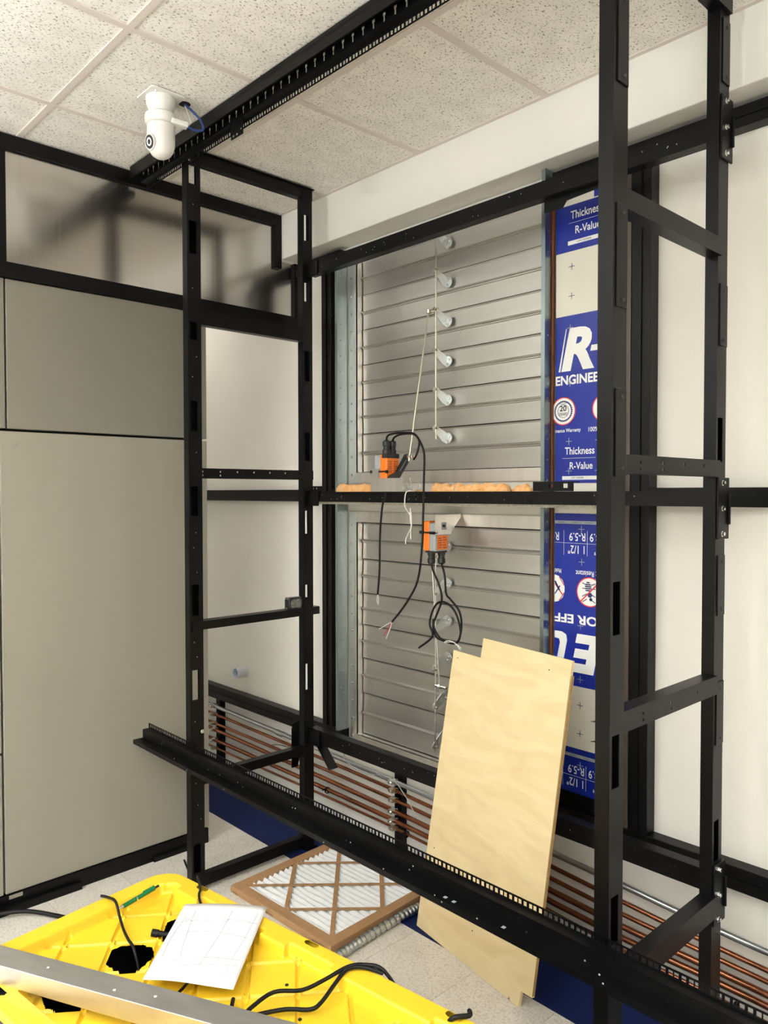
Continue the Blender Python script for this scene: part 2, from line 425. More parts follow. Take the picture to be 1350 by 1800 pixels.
part_panel('lower_panel', 'panel_dark', [(-2.8, 1.866), (-1.382, 1.866), (-1.382, 2.436), (-2.8, 2.436)])
part_panel('lower_panel', 'panel', [(-2.8, 1.24), (-1.411, 1.24), (-1.411, 1.856), (-2.8, 1.856)])
part_panel('lower_panel', 'panel', [(-2.8, 0.62), (-1.411, 0.62), (-1.411, 1.232), (-2.8, 1.232)])
part_panel('lower_panel', 'panel', [(-2.8, 0.068), (-1.411, 0.068), (-1.411, 0.612), (-2.8, 0.612)])
MB().box(PX - .004, PX + .002, -2.8, YE - .02, 0.068, 2.436).build('core_sheet', 'dark', wl)
MB().lathe((0.0, -1.352, 1.805), [(0.013, 0), (0.013, 0.002), (0.009, 0.003), (0.005, 0.0015)], 18, 'x').build('screw_cap', 'panel', wl, smooth=True)
MB().lathe((0.002, -1.352, 1.805), [(0.004, 0), (0.003, 0.003)], 10, 'x').build('screw', 'zinc', wl)
bb = MB().box(PX, 0.008, -2.8, YE - .01, 0.0, 0.066).box(0.008, 0.028, -1.44, -1.12, 0.0, 0.03).box(0.008, 0.02, -0.80, -0.62, 0.0, 0.022).build('baseboard_left', 'black')
mark(bb, 'black base rail under the left partition')
MB().box(0.008, 0.010, -1.395, -1.345, 0.050, 0.064).build('clip', 'panel', bb)

# ---- black frame fixed on the back wall
FY0, FY1 = -0.022, YW - .001
wf = thing('wall_frame', 'black metal frame of rails and uprights fixed to the back wall', 'frame', (0.25, 0.0, 0.42))
for nm, z0, z1, xs in (('rail', 2.690, 2.752, ((-1.6, -0.04), (0.02, 0.365), (1.535, XR - .01))), ('rail', 1.575, 1.634, ((-1.6, 0.365), (1.83, XR - .01))), ('rail', 0.425, 0.498, ((-1.6, 0.365), (1.535, XR - .01)))):
    for xa, xb in xs:
        r = MB().box(xa, xb, FY0, FY1, z0, z1).build(nm, 'black', wf, bevel=0.002)
        MB().box(xa, xb, FY0 - .006, FY0 + .001, z0 + .028, z0 + .036).build('rail_bead', 'black', r)
for xa, xb, m in ((0.228, 0.300, 'black'), (1.846, 1.913, 'black'), (1.800, 1.844, 'bronze')):
    u = MB().box(xa, xb, FY0 - .002, FY1, 0.499, 2.689).build('upright', m, wf, bevel=0.002)
    if m == 'black': MB().box((xa + xb) / 2 - .004, (xa + xb) / 2 + .004, FY0 - .008, FY0 - .001, 0.499, 2.689).build('upright_bead', 'black', u)

MB().box(1.538, 1.797, -.004, YW - .001, 0.499, 0.5515).build('closure_plate', 'black', wf)

# ================================================================== rack end frames
def post(parent, x0, y0, z1, w, d, slots, through, covers=(), z0=0.0):
    """box-section post; slots (za, zb) on the +x face, through = indexes that pierce both faces"""
    x1, y1 = x0 + w, y0 + d; t = 0.003
    ya, yb = y0 + d * 0.16, y0 + d * 0.68
    mb = MB()
    mb.plate(y0, y1, z0, z1, x1 - t, x1, [(ya, yb, min(s), max(s)) for s in slots], YZ)
    mb.plate(y0, y1, z0, z1, x0, x0 + t, [(ya + .012, y1 - .006, min(slots[i]) - .01, max(slots[i]) + .03) for i in through], YZ)
    mb.box(x0 + t, x1 - t, y0, y0 + t, z0, z1).box(x0 + t, x1 - t, y1 - t, y1, z0, z1)
    p = mb.build('post', 'black', parent)
    for za, zb in covers:
        c = MB().box(x1 - .0005, x1 + .0035, y0 + d * .2, y1 - .003, min(za, zb), max(za, zb)).build('slot_cover', 'black', p, bevel=.001)
        for zz in (min(za, zb) + .018, max(za, zb) - .018):
            MB().lathe((x1 + .0035, y0 + d * .62, zz), [(.005, 0), (.004, .003), (.0015, .0035)], 10, 'x').build('screw', 'black_plastic', p, smooth=True)
    return p
bolt_me = MB().lathe((0, 0, 0), [(0.0085, 0), (0.0085, 0.002), (0.006, 0.002), (0.006, 0.008), (0.003, 0.0085)], 6, 'x').mesh('bolt', 'zinc')
dot_me = MB().lathe((0, 0, 0), [(0.0022, 0), (0.0022, 0.0008)], 8, 'x').mesh('hole_glint', 'grey_plastic')  # pale dots: painted glints of holes on black parts, screws on the angles

AX, AY, BY, PW, PD = 0.345, -0.82, -0.252, 0.037, 0.060
ra = thing('rack_end_frame', 'black slotted rack end frame beside the grey partition', 'rack', (0.363, -0.5, 0), 0, 'rack end frames')
pA = post(ra, AX, AY, 2.925, PW, PD, [(2.915, 2.839), (2.694, 2.566), (2.296, 2.226), (1.985, 1.867), (1.645, 1.527), (1.251, 1.127), (0.908, 0.788), (0.2, 0.084)], (0, 6))
pB = post(ra, AX, BY, 2.955, PW, PD - .007, [(2.853, 2.74), (2.554, 2.471), (2.251, 2.117), (1.889, 1.762), (1.538, 1.435), (1.205, 1.149), (0.848, 0.73)], (0, 1, 4, 5, 6))
def cross_bar(parent, x0, x1, ya, yb, z0, z1, lip=True, holes=0):
    hs = []
    for k in range(holes):
        yy = ya + (yb - ya) * (k + .7) / (holes + .6)
        hs += [(yy - .0035, yy + .0035, z0 + .024, z0 + .031)]
        if k < 2: hs += [(yy - .0035, yy + .0035, z0 + .009, z0 + .016)]
    mb = MB().plate(ya, yb, z0, z1, x1 - .003, x1, hs, YZ).box(x0, x1 - .003, ya, yb, z1 - .003, z1)
    if lip: mb.box(x0, x1 - .003, ya, yb, z0, z0 + .003)
    return mb.build('cross_bar', 'black', parent)
ya, yb = AY + PD, BY
cross_bar(ra, AX - .002, AX + PW - .004, AY + .02, BY + .058, 2.926, 2.972, True)
MB().box(AX - .004, AX + PW + .004, AY + .02, BY + .064, 2.972, 2.976).build('top_plate', 'black', ra)
cross_bar(ra, AX, AX + PW - .002, ya, yb, 2.292, 2.352)
cross_bar(ra, AX, AX + PW + .004, AY + .004, BY + .053, 1.677, 1.718, True, 7)
cross_bar(ra, AX - .006, AX + PW + .006, AY + .012, BY + .085, 1.068, 1.102)
cross_bar(ra, AX, AX + PW - .002, ya, yb, 0.435, 0.474)
cross_bar(ra, AX, AX + PW - .002, ya, yb, 0.018, 0.064)
MB().box(AX - .03, AX + PW + .012, AY - .01, AY + .05, 0, .012).build('foot', 'black', ra)
MB().box(AX - .03, AX + PW + .012, BY, BY + .06, 0, .012).build('foot', 'black', ra)
MB().prism([(BY - .012, .56), (BY + .03, .575), (BY + .03, .40), (BY + .02, .36), (BY - .012, .36), (BY - .012, .545), (BY - .004, .53)], YZ, AX - .045, AX - .04).build('bracket', 'black', ra)
for yy, zz in ((AY + .052, .655), (AY + .02, .505)):
    inst('bolt', bolt_me, ra, (AX + PW, yy, zz))
for z in (2.76, 2.43, 2.16, 2.08, 1.78, 1.46, 1.40, 1.30, 1.02, .96, .70, .45, .36, .30):
    inst('rivet', dot_me, ra, (AX + PW, AY + .018 + random.random() * .03, z))

CX, CY, DX, DY = 2.206, -0.82, 2.191, -0.25
rc = thing('rack_end_frame', 'black rack end frame in the right foreground with covered slots', 'rack', (2.225, -0.5, 0), 0, 'rack end frames')
post(rc, CX, CY, 2.955, PW, PD, [(1.42, 1.30), (1.074, 0.954), (0.708, 0.600)], (), [(2.72, 2.52), (2.217 + .04, 2.03), (1.85, 1.655)])
post(rc, DX, DY, 2.955, PW - .002, PD, [(1.824, 1.703), (0.707, 0.592)], (), [(2.90, 2.73), (2.188, 2.02), (1.446, 1.279), (1.095, 0.92)])
ya, yb = CY + PD, DY
cx0 = 2.198; cx1 = 2.238
cross_bar(rc, cx0, cx1, CY + .02, DY + .05, 2.92, 2.965)
for z0, z1, h in ((2.258, 2.304, 0), (1.662, 1.706, 4), (1.068, 1.118, 3), (0.445, 0.505, 0)):
    cross_bar(rc, cx0, cx1, ya, yb, z0, z1, True, h)
cross_bar(rc, cx0, cx1, ya, yb, 0.018, 0.064)
MB().box(CX - .03, CX + PW + .012, CY - .01, CY + .05, 0, .012).build('foot', 'black', rc)
MB().box(DX - .02, DX + PW + .012, DY, DY + .06, 0, .012).build('foot', 'black', rc)
for zc in (2.61, 1.575, 0.50):
    x1 = DX + PW - .002
    c = MB().box(x1, x1 + .006, DY + .004, DY + .075, zc - .085, zc + .085).box(x1, x1 + .014, DY + .062, DY + .068, zc - .045, zc + .04).build('clamp_bracket', 'black', rc, bevel=.002)
    for dz in (-.07, 0, .07):
        inst('bolt', bolt_me, rc, (x1 + .006, DY + .028, zc + dz))

# ================================================================== front rail beams
def rail_holes(xa, xb, z0, z1):
    hs = []; x = xa + .01; k = 0
    while x + .0095 < xb - .006:
        hs.append((x, x + .0105, z0, z1)); x += (.0159, .0159, .0127)[k % 3]; k += 1
    return hs
YB = -0.8235
def rail_beam(name, label, xa, xb, z_edge, sgn, keys):
    """stepped channel: perforated strip at the rack face, web, flange and lip; sgn=+1 strip on top"""
    t = .0025
    b = thing(name, label, 'beam', ((xa + xb) / 2, YB - .035, min(z_edge, z_edge - sgn * .08)), 0, 'perforated rack rail beams')
    Zf = lambda d: z_edge - sgn * d
    def zz(a, c): return (min(Zf(a), Zf(c)), max(Zf(a), Zf(c)))
    z0, z1 = zz(0, .024); h0, h1 = zz(.004, .0165)
    MB().plate(xa, xb, z0, z1, YB - t, YB, rail_holes(xa, xb, h0, h1), XZ).build('perforated_strip', 'black', b, label='strip with a row of square holes')
    z0, z1 = zz(.0215, .024)
    ch = MB().box(xa, xb, YB - .030, YB - t, z0, z1)
    z0, z1 = zz(.024, .060)
    hs = []
    if keys:
        x = xa + .03; k = 0
        while x < xb - .02:
            hs += [(x - .0065, x + .0065, z1 - .014, z1 - .004), (x - .0038, x + .0038, z0 + .005, z1 - .010)]
            x += .0445; k += 1
    ch.plate(xa, xb, z0, z1, YB - .030, YB - .030 + t, hs, XZ)
    z0, z1 = zz(.0575, .060)
    ch.box(xa, xb, YB - .074, YB - .030, z0, z1)
    z0, z1 = zz(.060, .074) if sgn > 0 else zz(.026, .074)
    ch.box(xa, xb, YB - .074, YB - .074 + t, z0, z1)
    ch.build('channel', 'black', b)
    return b
bt = rail_beam('rail_beam', 'black perforated rail beam running just below the ceiling tiles', 0.05, 2.5, 2.903, -1, True)
MB().plate(0.765, 0.84, 2.862, 2.930, YB - .034, YB - .0315, [(.772, .785, 2.868, 2.876), (.795, .808, 2.868, 2.876), (.822, .835, 2.878, 2.886)], XZ).build('hanging_bracket', 'black', bt)
bl = rail_beam('rail_beam', 'dusty black perforated rail beam crossing the lower rack in front of plywood', 0.03, 3.0, 0.624, 1, False)
for k in range(26):
    x = .12 + random.random() * 2.2
    inst('rivet', dot_me, bl, (x, YB - .0745 if random.random() < .5 else YB - .031, .555 + random.random() * .035), (0, 0, -PI / 2))
for x in (1.80, 1.83, 1.99):
    MB().box(x, x + .010, YB - .060, YB - .050, .5662, .5668).build('bolt_slot', 'grey_plastic', bl)

# ================================================================== cross beams between the rear posts
def cross_beam(label, z0, z1, parts=True):
    b = thing('cross_beam', label, 'beam', (1.28, -.2, z0), 0, 'cross beams between the rear rack posts')
    y0, y1 = -.222, -.182
    xa, xb = AX + PW + .001, DX - .001
    hs = []
    for k in range(30):
        x = xa + .05 + random.random() * (xb - xa - .1); z = z0 + .01 + random.random() * (z1 - z0 - .022)
        hs.append((x, x + .004, z, z + .004))
    MB().plate(xa, xb, z0, z1, y0, y0 + .003, hs[:12], XZ).box(xa, xb, y0 + .003, y1, z1 - .003, z1).box(xa, xb, y0 + .003, y1, z0, z0 + .003).build('channel', 'black', b)
    for h in hs[12:]:
        MB().box(h[0], h[1] - .001, y0 - .0006, y0, h[2], h[3] - .001).build('rivet', 'grey_plastic', b)
    return b
cm = cross_beam('black cross beam in front of the joint between the two dampers', 1.579, 1.623)
c2 = cross_beam('black cross beam under the soffit in front of the upper damper', 2.586, 2.640)
c3 = cross_beam('black cross beam below the lower damper above the copper pipes', 0.495, 0.556)
for cb, zc in ((cm, 1.60), (c2, 2.615), (c3, .525)):
    MB().box(AX + PW + .001, AX + PW + .075, -.232, -.2225, zc - .04, zc + .028).build('end_bracket', 'black', cb, bevel=.003)
MB().plate(.415, .485, 1.6235, 1.648, -.232, -.2285, [(.424, .431, 1.634, 1.641), (.446, .453, 1.634, 1.641)], XZ).build('slotted_bracket', 'black', cm)
MB().plate(1.605, 1.760, 1.6235, 1.655, -.226, -.222, [(1.668, 1.684, 1.634, 1.648), (1.722, 1.740, 1.634, 1.648)], XZ).box(1.605, 1.760, -.222, -.19, 1.651, 1.655).build('slotted_bracket', 'black', cm)
MB().prism([(1.62, 2.59), (1.97, 2.600), (1.97, 2.588), (1.83, 2.586), (1.825, 2.573), (1.705, 2.566), (1.69, 2.545), (1.62, 2.548)], XZ, -.19, -.186).build('torn_flange', 'black', c2)
MB().bar((.44, -.205, .49), (.53, -.205, .40), .003, .05, (0, 1, 0)).build('loose_plate', 'black', c3)

# ================================================================== dampers
def blade_mesh(w, h):
    y = 0.0
    prof = [(y, 0.001), (y, h * .44), (y - .004, h * .455), (y - .004, h * .475), (y - .012, h * .49), (y - .013, h * .51), (y - .003, h * .535), (y, h * .545), (y, h - .008), (y - .003, h - .0015),
            (y + .002, h - .0015), (y + .004, h - .008), (y + .004, 0.001)]
    return MB().prism(prof, lambda u, v, x: (x, u, v), 0.0, w).mesh('blade', 'alu')
rivet_me = MB().lathe((0, 0, 0), [(0.006, 0), (0.005, -.003), (0.002, -.0045)], 10, 'y').mesh('rivet', 'zinc', smooth=True)
hub_me = MB().lathe((0, 0, 0), [(0.021, 0), (0.021, -.003), (0.006, -.0035)], 20, 'y').mesh('hub', 'galv', smooth=True)
hubbolt_me = MB().lathe((0, -.003, 0), [(0.0055, 0), (0.0045, -.004), (0.002, -.005)], 8, 'y').mesh('hub_bolt', 'zinc')
BYF = 0.055
RX, RYD = 0.981, -0.030
def damper(label, z0, z1, gaps, hubs, up):
    d = thing('louver_damper', label, 'damper', (0.97, .03, z0), 0, 'louver dampers in the wall opening')
    fx0, fx1 = .381, 1.516
    f = MB().plate(fx0, fx1, z0, z1, .018, .0285, [(OX0 + .006, OX1 - .006, z0 + .05, z1 - .05)], XZ).build('flange', 'alu_frame', d, bevel=.001)
    MB().plate(OX0 + .003, OX1 - .003, z0 + .046, z1 - .046, .019, .10, [(OX0 + .006, OX1 - .006, z0 + .05, z1 - .05)], XZ).build('jamb', 'alu_frame', d)
    for k in range(int((z1 - z0) / .083)):
        inst('rivet', rivet_me, f, (.402, .018, z0 + .04 + k * .083))
    bw = OX1 - OX0 - .022
    for a, b in zip(gaps[:-1], gaps[1:]):
        o = inst('blade', blade_mesh(bw, abs(a - b) - .002), d, (OX0 + .011, BYF + (.006 if up else 0), min(a, b) + .001), (math.radians(0.8 if up else -2.0), 0, 0))
    for z in hubs:
        h = inst('lever', MB().prism([(0, -.024), (.0, .020), (-.02, .030), (-.076, .050), (-.088, .040), (-.080, .026), (-.03, -.014)] if up else
                                     [(0, .024), (.0, -.020), (-.02, -.030), (-.076, -.050), (-.088, -.040), (-.080, -.026), (-.03, .014)],
                                     lambda u, v, w: (w, u, v), -.0016, .0016).mesh('lever', 'galv'), d, (RX - .006, BYF - .012, z))
        inst('hub', hub_me, d, (RX, BYF - .009, z))
        for q in range(3):
            inst('hub_bolt', hubbolt_me, d, (RX + .011 * math.cos(q * 2.1 + .5), BYF - .009, z + .011 * math.sin(q * 2.1 + .5)))
        zz = z + (.038 if up else -.038)
        MB().cyl((RX - .016, RYD, zz), (RX + .012, RYD, zz), .0055, 10).build('swivel', 'zinc_yellow', d)
    return d
gu = [2.695, 2.5385, 2.3765, 2.214, 2.0535, 1.8935, 1.7145]
d1 = damper('upper louver damper with six aluminium blades and levers pointing up', 1.662, 2.755, gu, [2.651, 2.489, 2.328, 2.164, 2.004, 1.846], True)
MB().cyl((RX, RYD, 1.838), (RX, RYD, 2.70), .0034, 10).build('drive_rod', 'zinc_yellow', d1, smooth=True)
gl = [1.478, 1.308, 1.149, .9995, .841, .676, .484]
d2 = damper('lower louver damper with six aluminium blades and levers pointing down', .432, 1.532, gl, [1.395, 1.240, 1.082, .928, .768, .606], False)
MB().cyl((RX, RYD, .545), (RX, RYD, 1.40), .0034, 10).build('drive_rod', 'zinc', d2, smooth=True)
MB().cyl((1.02, -.045, .80), (.985, -.06, 1.36), .0036, 10).build('link_rod', 'zinc', d2, smooth=True)
MB().cyl((.995, -.045, .827), (1.055, -.045, .827), .0065, 10).cyl((1.012, -.045, .827), (1.022, -.045, .827), .011, 6).build('ball_joint', 'zinc', d2)
# link rod of the upper damper
MB().cyl((.96, -.050, 2.365), (.955, -.160, 1.745), .0036, 10).build('link_rod', 'zinc_yellow', d1, smooth=True)
MB().cyl((.952, -.05, 2.357), (.985, -.04, 2.357), .006, 10).cyl((.962, -.051, 2.35), (.962, -.051, 2.364), .010, 8).build('ball_joint', 'zinc_yellow', d1)

# galvanised angles beside the dampers
def gal_angle(label, x, z0, z1, side):
    a = thing('steel_angle', label, 'angle', (x, 0, z0), 0, 'galvanised angles framing the dampers')
    holes = []
    z = z0 + .05
    while z < z1 - .04:
        holes.append((-.030, -.025, z, z + .005)); z += .074
    MB().plate(-.048, .016, z0, z1, x, x + .002, holes, YZ).box(x - .014, x, -.048, -.046, z0, z1).build('web', 'galv_angle', a)
    z = z0 + .03
    for k in range(int((z1 - z0) / .115)):
        inst('screw', dot_me, a, (x + .002, -.012, z0 + .06 + k * .115))
    return a
gal_angle('galvanised steel angle on the left side of the dampers', .372, .50, 2.70, -1)
gal_angle('galvanised steel angle between the dampers and blue insulation board', 1.523, .50, 2.765, 1)
tag(MB().prism([(1.5262, .66), (1.531, .66), (1.533, 1.0), (1.531, 1.4), (1.533, 1.68), (1.531, 1.9), (1.535, 2.1), (1.532, 2.4), (1.536, 2.56), (1.536, 2.65), (1.5262, 2.65)], XZ, -.008, .0015).build('rust_strip', 'rust'), 'narrow rust-brown caulk strip along the edge of the blue board', 'strip')

# foam board shelf behind the middle beam, spray foam on it
tag(MB().box(.384, 1.80, -.178, .0165, 1.568, 1.612).build('foam_shelf', 'foam_board', bevel=.003), 'grey-white foam board closing the gap behind the middle beam', 'foam board')
def foam_bead(label, xa, xb, r0):
    mb = MB(); n = int((xb - xa) / .016)
    pts = []
    rad = []
    for i in range(n + 1):
        x = xa + (xb - xa) * i / n
        pts.append((x, -.10 + .010 * math.sin(i * .9 + xa), 1.622 + .003 * math.sin(i * 1.7)))
    rr = [r0 * (.75 + .5 * random.random()) * (0.5 if i in (0, n) else 1) for i in range(n + 1)]
    mb.tube(pts, r0, 12, 0, rf=lambda i: rr[i])
    mb.v = [(x + random.uniform(-.003, .003), y + random.uniform(-.004, .004), max(1.613, z + random.uniform(-.004, .004))) for x, y, z in mb.v]
    o = mb.build('spray_foam', 'foam', smooth=True, angle=80)
    return tag(o, label, 'foam', 'beads of orange spray foam')
foam_bead('lumpy orange spray foam bead left of the upper actuator', .44, .675, .032)
foam_bead('longest orange spray foam bead right of the upper actuator', 1.03, 1.40, .030)
foam_bead('small orange spray foam bead against the right steel angle', 1.43, 1.515, .026)
foam_bead('thin orange spray foam scrap beside the white lint', .93, .985, .013)
lint = MB()
for k in range(16):
    x = .90 + random.random() * .10; p = Vector((x, -.14 - random.random() * .03, 1.630)); pts = [p]
    for j in range(4):
        p = p + Vector((random.uniform(-.02, .02), random.uniform(-.01, .01), random.uniform(-.004, .018))); pts.append(Vector((p.x, p.y, max(1.628, p.z))))
    lint.tube(pts, .0022, 5, 2)
tag(lint.build('torn_lint', 'string', smooth=True), 'torn white fibres on the middle beam beside the upper actuator', 'fibres')['kind'] = 'stuff'

# ================================================================== insulation boards
def lettering(body, x0, x1, z0, z1, y, parent, m='white_print', flip=False, bold=.014, name='lettering', shear=0.0, fn=None):
    cu = bpy.data.curves.new('txt', 'FONT'); cu.body = body; cu.size = 1.0; cu.offset = bold; cu.shear = shear; cu.resolution_u = 4
    ob = bpy.data.objects.new('txt', cu); COL.objects.link(ob)
    dg = bpy.context.evaluated_depsgraph_get()
    me = bpy.data.meshes.new_from_object(ob.evaluated_get(dg))
    COL.objects.unlink(ob); bpy.data.objects.remove(ob)
    xs = [v.co.x for v in me.vertices]; ys = [v.co.y for v in me.vertices]
    ax, bx, ay, by = min(xs), max(xs), min(ys), max(ys)
    of = origin(parent) if fn is None else Vector((0, 0, 0))
    for v in me.vertices:
        u = (v.co.x - ax) / (bx - ax); w = (v.co.y - ay) / (by - ay)
        if flip: u, w = 1 - u, 1 - w
        X, Z = x0 + u * (x1 - x0), z0 + w * (z1 - z0)
        v.co = (Vector((X, y, Z)) if fn is None else Vector(fn(X, Z, y))) - of
    me.name = name; me.materials.clear(); me.materials.append(MAT[m])
    o = bpy.data.objects.new(name, me); COL.objects.link(o); o.parent = parent
    return o
def rect(parent, x0, x1, z0, z1, y, m, name='printed_band'):
    return MB().box(x0, x1, y, y + .0008, z0, z1).build(name, m, parent)
def disc(parent, cx, cz, r, y, m, name='printed_disc', r_in=None):
    mb = MB()
    if r_in: mb.ring((cx, y, cz), (cx, y + .0006, cz), r, r_in, 36)
    else: mb.cyl((cx, y + .0006, cz), (cx, y, cz), r, 36)
    return mb.build(name, m, parent)
def plus(parent, x, z, m, y):
    MB().box(x - .012, x + .012, y, y + .0005, z - .001, z + .001).box(x - .001, x + .001, y, y + .0005, z - .012, z + .012).build('printed_cross', m, parent)
IX0, IX1, IY = 1.538, 1.797, 0.002
Y1, Y2, Y3, Y4 = IY - .0010, IY - .0016, IY - .0022, IY - .0028
iu = thing('insulation_board', 'upper blue and white insulation board with upright lettering', 'insulation', (1.66, .01, 1.615), 0, 'foam insulation boards')
MB().box(IX0, IX1, IY, .028, 1.615, 2.70).build('board', 'foil_white', iu)
rect(iu, IX0, IX1, 2.467, 2.628, Y1, 'blue_print'); rect(iu, IX0, IX1, 1.652, 2.243, Y1, 'blue_print')
rect(iu, 1.690, IX1, 2.632, 2.70, Y1, 'blue_print')
for k, (a, b, z) in enumerate(((1.55, 1.60, 2.660), (1.55, 1.585, 2.652), (1.55, 1.59, 2.644))): rect(iu, a, b, z, z + .002, Y1, 'grey_plastic', 'fine_print')
lettering('Thickness', 1.598, 1.722, 2.578, 2.606, Y2, iu); lettering('R-Value', 1.617, 1.716, 2.524, 2.551, Y2, iu)
rect(iu, 1.590, 1.722, 2.5645, 2.5655, Y2, 'white_print', 'printed_rule')
rect(iu, 1.587, 1.722, 2.489, 2.503, Y2, 'white_print'); lettering('UPC 020068', 1.625, 1.680, 2.493, 2.499, Y3, iu, 'navy_print', bold=0)
for z in (2.414, 2.311): plus(iu, 1.603, z, 'navy_print', Y1); plus(iu, 1.722, z, 'navy_print', Y1)
for x, z in ((1.598, 2.20), (1.598, 2.005), (1.595, 1.80), (1.595, 1.695), (1.712, 1.80), (1.712, 1.695)): plus(iu, x, z, 'grey_plastic', Y2)
lettering('R', 1.562, 1.695, 2.048, 2.198, Y2, iu, bold=.045, shear=.22)
MB().prism([(1.551, 2.048), (1.558, 2.048), (1.584, 2.198), (1.581, 2.198)], XZ, Y2, Y2 + .0005).build('printed_stroke', 'white_print', iu)
MB().prism([(1.679, 2.108), (1.722, 2.108), (1.726, 2.128), (1.684, 2.128)], XZ, Y2, Y2 + .0005).build('printed_stroke', 'white_print', iu)
lettering('ENGINEE', 1.539, 1.712, 2.000, 2.034, Y2, iu, bold=.03)
def badge(parent, cx, cz, r):
    disc(parent, cx, cz, r, Y2, 'white_print'); disc(parent, cx, cz, r, Y3, 'red_print', 'printed_ring', r * .93)
def seal(parent, cx, cz, r):
    n = 32; poly = [(cx + r * (.98 if k % 2 else .88) * math.cos(PI * k / n), cz + r * (.98 if k % 2 else .88) * math.sin(PI * k / n)) for k in range(2 * n)]
    MB().prism(poly, XZ, Y3, Y3 + .0004).build('printed_seal', 'navy_print', parent)
    disc(parent, cx, cz, r * .80, Y3 - .0005, 'white_print'); disc(parent, cx, cz, r * .58, Y3 - .0009, 'navy_print', 'printed_ring', r * .54)
badge(iu, 1.572, 1.908, .050); seal(iu, 1.572, 1.908, .040)
lettering('20', 1.558, 1.586, 1.908, 1.928, Y4 - .001, iu, 'black_print', bold=.02); lettering('YEARS', 1.553, 1.591, 1.892, 1.903, Y4 - .001, iu, 'black_print', bold=.01)
lettering('WARRANTY', 1.556, 1.588, 1.932, 1.937, Y4 - .001, iu, 'black_print', bold=0)
badge(iu, 1.738, 1.908, .050)
lettering('mance Warranty', 1.539, 1.643, 1.829, 1.846, Y2, iu, bold=.01); lettering('100%', 1.674, 1.712, 1.830, 1.846, Y2, iu, bold=.01)
lettering('Thickness', 1.579, 1.698, 1.753, 1.779, Y2, iu); rect(iu, 1.568, 1.702, 1.7395, 1.7405, Y2, 'white_print', 'printed_rule')
lettering('R-Value', 1.599, 1.691, 1.701, 1.726, Y2, iu)
rect(iu, 1.568, 1.722, 1.664, 1.677, Y2, 'white_print'); lettering('UPC 020068', 1.606, 1.655, 1.668, 1.674, Y3, iu, 'navy_print', bold=0)

il = thing('insulation_board', 'lower blue and white insulation board with upside-down lettering', 'insulation', (1.66, .01, .55), 0, 'foam insulation boards')
MB().box(IX0, IX1, IY, .028, .552, 1.5675).build('board', 'foil_white', il)
rect(il, IX0, IX1, .934, 1.545, Y1, 'blue_print'); rect(il, IX0, IX1, .552, .712, Y1, 'blue_print')
rect(il, IX0, IX1, 1.508, 1.519, Y2, 'grey_plastic'); rect(il, IX0, IX1, .680, .691, Y2, 'grey_plastic')
for k in range(4):
    lettering('2 19900 0', 1.552 + k * .055, 1.59 + k * .055, 1.511, 1.516, Y3, il, 'navy_print', True, 0)
    lettering('2 19900 0', 1.552 + k * .055, 1.59 + k * .055, .683, .688, Y3, il, 'navy_print', True, 0)
for zb in (0.0, -.828):
    lettering('R-5.9', 1.599, 1.664, 1.448 + zb, 1.477 + zb, Y2, il, flip=True, bold=.01); lettering('1 1/2"', 1.594, 1.661, 1.402 + zb, 1.432 + zb, Y2, il, flip=True, bold=.01)
    lettering('R-3.9', 1.682, 1.746, 1.448 + zb, 1.477 + zb, Y2, il, flip=True, bold=.01); lettering('1"', 1.700, 1.724, 1.402 + zb, 1.432 + zb, Y2, il, flip=True, bold=.01)
    lettering('R', 1.5395, 1.556, 1.448 + zb, 1.477 + zb, Y2, il, flip=True, bold=.01)
    rect(il, 1.576, 1.577, 1.397 + zb, 1.485 + zb, Y2, 'white_print', 'printed_rule'); rect(il, 1.671, 1.672, 1.397 + zb, 1.485 + zb, Y2, 'white_print', 'printed_rule'); rect(il, IX0, 1.76, 1.4395 + zb, 1.4405 + zb, Y2, 'white_print', 'printed_rule')
lettering('Mold', 1.5395, 1.566, 1.330, 1.346, Y2, il, flip=True, bold=.01); lettering('Insect Resistant', 1.626, 1.752, 1.326, 1.345, Y2, il, flip=True, bold=.01)
badge(il, 1.682, 1.272, .052)
# insect: head down, banded body, legs, struck through
bug = MB()
for k, (w, z) in enumerate(((.006, 1.303), (.010, 1.296), (.012, 1.289), (.012, 1.282), (.010, 1.275))): bug.box(1.677 - w, 1.677 + w, Y4 - .0006, Y4, z, z + .0045)
bug.cyl((1.684, Y4, 1.262), (1.684, Y4 - .0006, 1.262), .0095, 6).cyl((1.688, Y4, 1.247), (1.688, Y4 - .0006, 1.247), .006, 10)
for sx in (-1, 1):
    for z, zz in ((1.296, 1.303), (1.284, 1.284), (1.266, 1.256), (1.247, 1.236)):
        bug.bar((1.680 + sx * .008, Y4 - .0003, z), (1.680 + sx * .026, Y4 - .0003, zz), .0006, .0026, (0, 0, 1))
bug.build('printed_insect', 'navy_print', il)
MB().bar((1.648, Y4 - .0012, 1.238), (1.718, Y4 - .0012, 1.306), .0006, .0042).build('printed_slash', 'red_print', il)
MB().prism([(IX0, 1.224), (1.556, 1.229), (1.572, 1.243), (1.580, 1.262), (1.580, 1.286), (1.572, 1.305), (1.556, 1.319), (IX0, 1.324)], XZ, Y2, Y2 + .0005).build('printed_disc', 'white_print', il)
MB().bar((1.540, Y3, 1.292), (1.573, Y3, 1.252), .0006, .0042).bar((1.580, Y3, 1.262), (1.580, Y3, 1.286), .0006, .003).bar((1.580, Y3, 1.286), (1.558, Y3, 1.317), .0006, .003).bar((1.580, Y3, 1.262), (1.558, Y3, 1.231), .0006, .003).build('printed_slash', 'red_print', il)
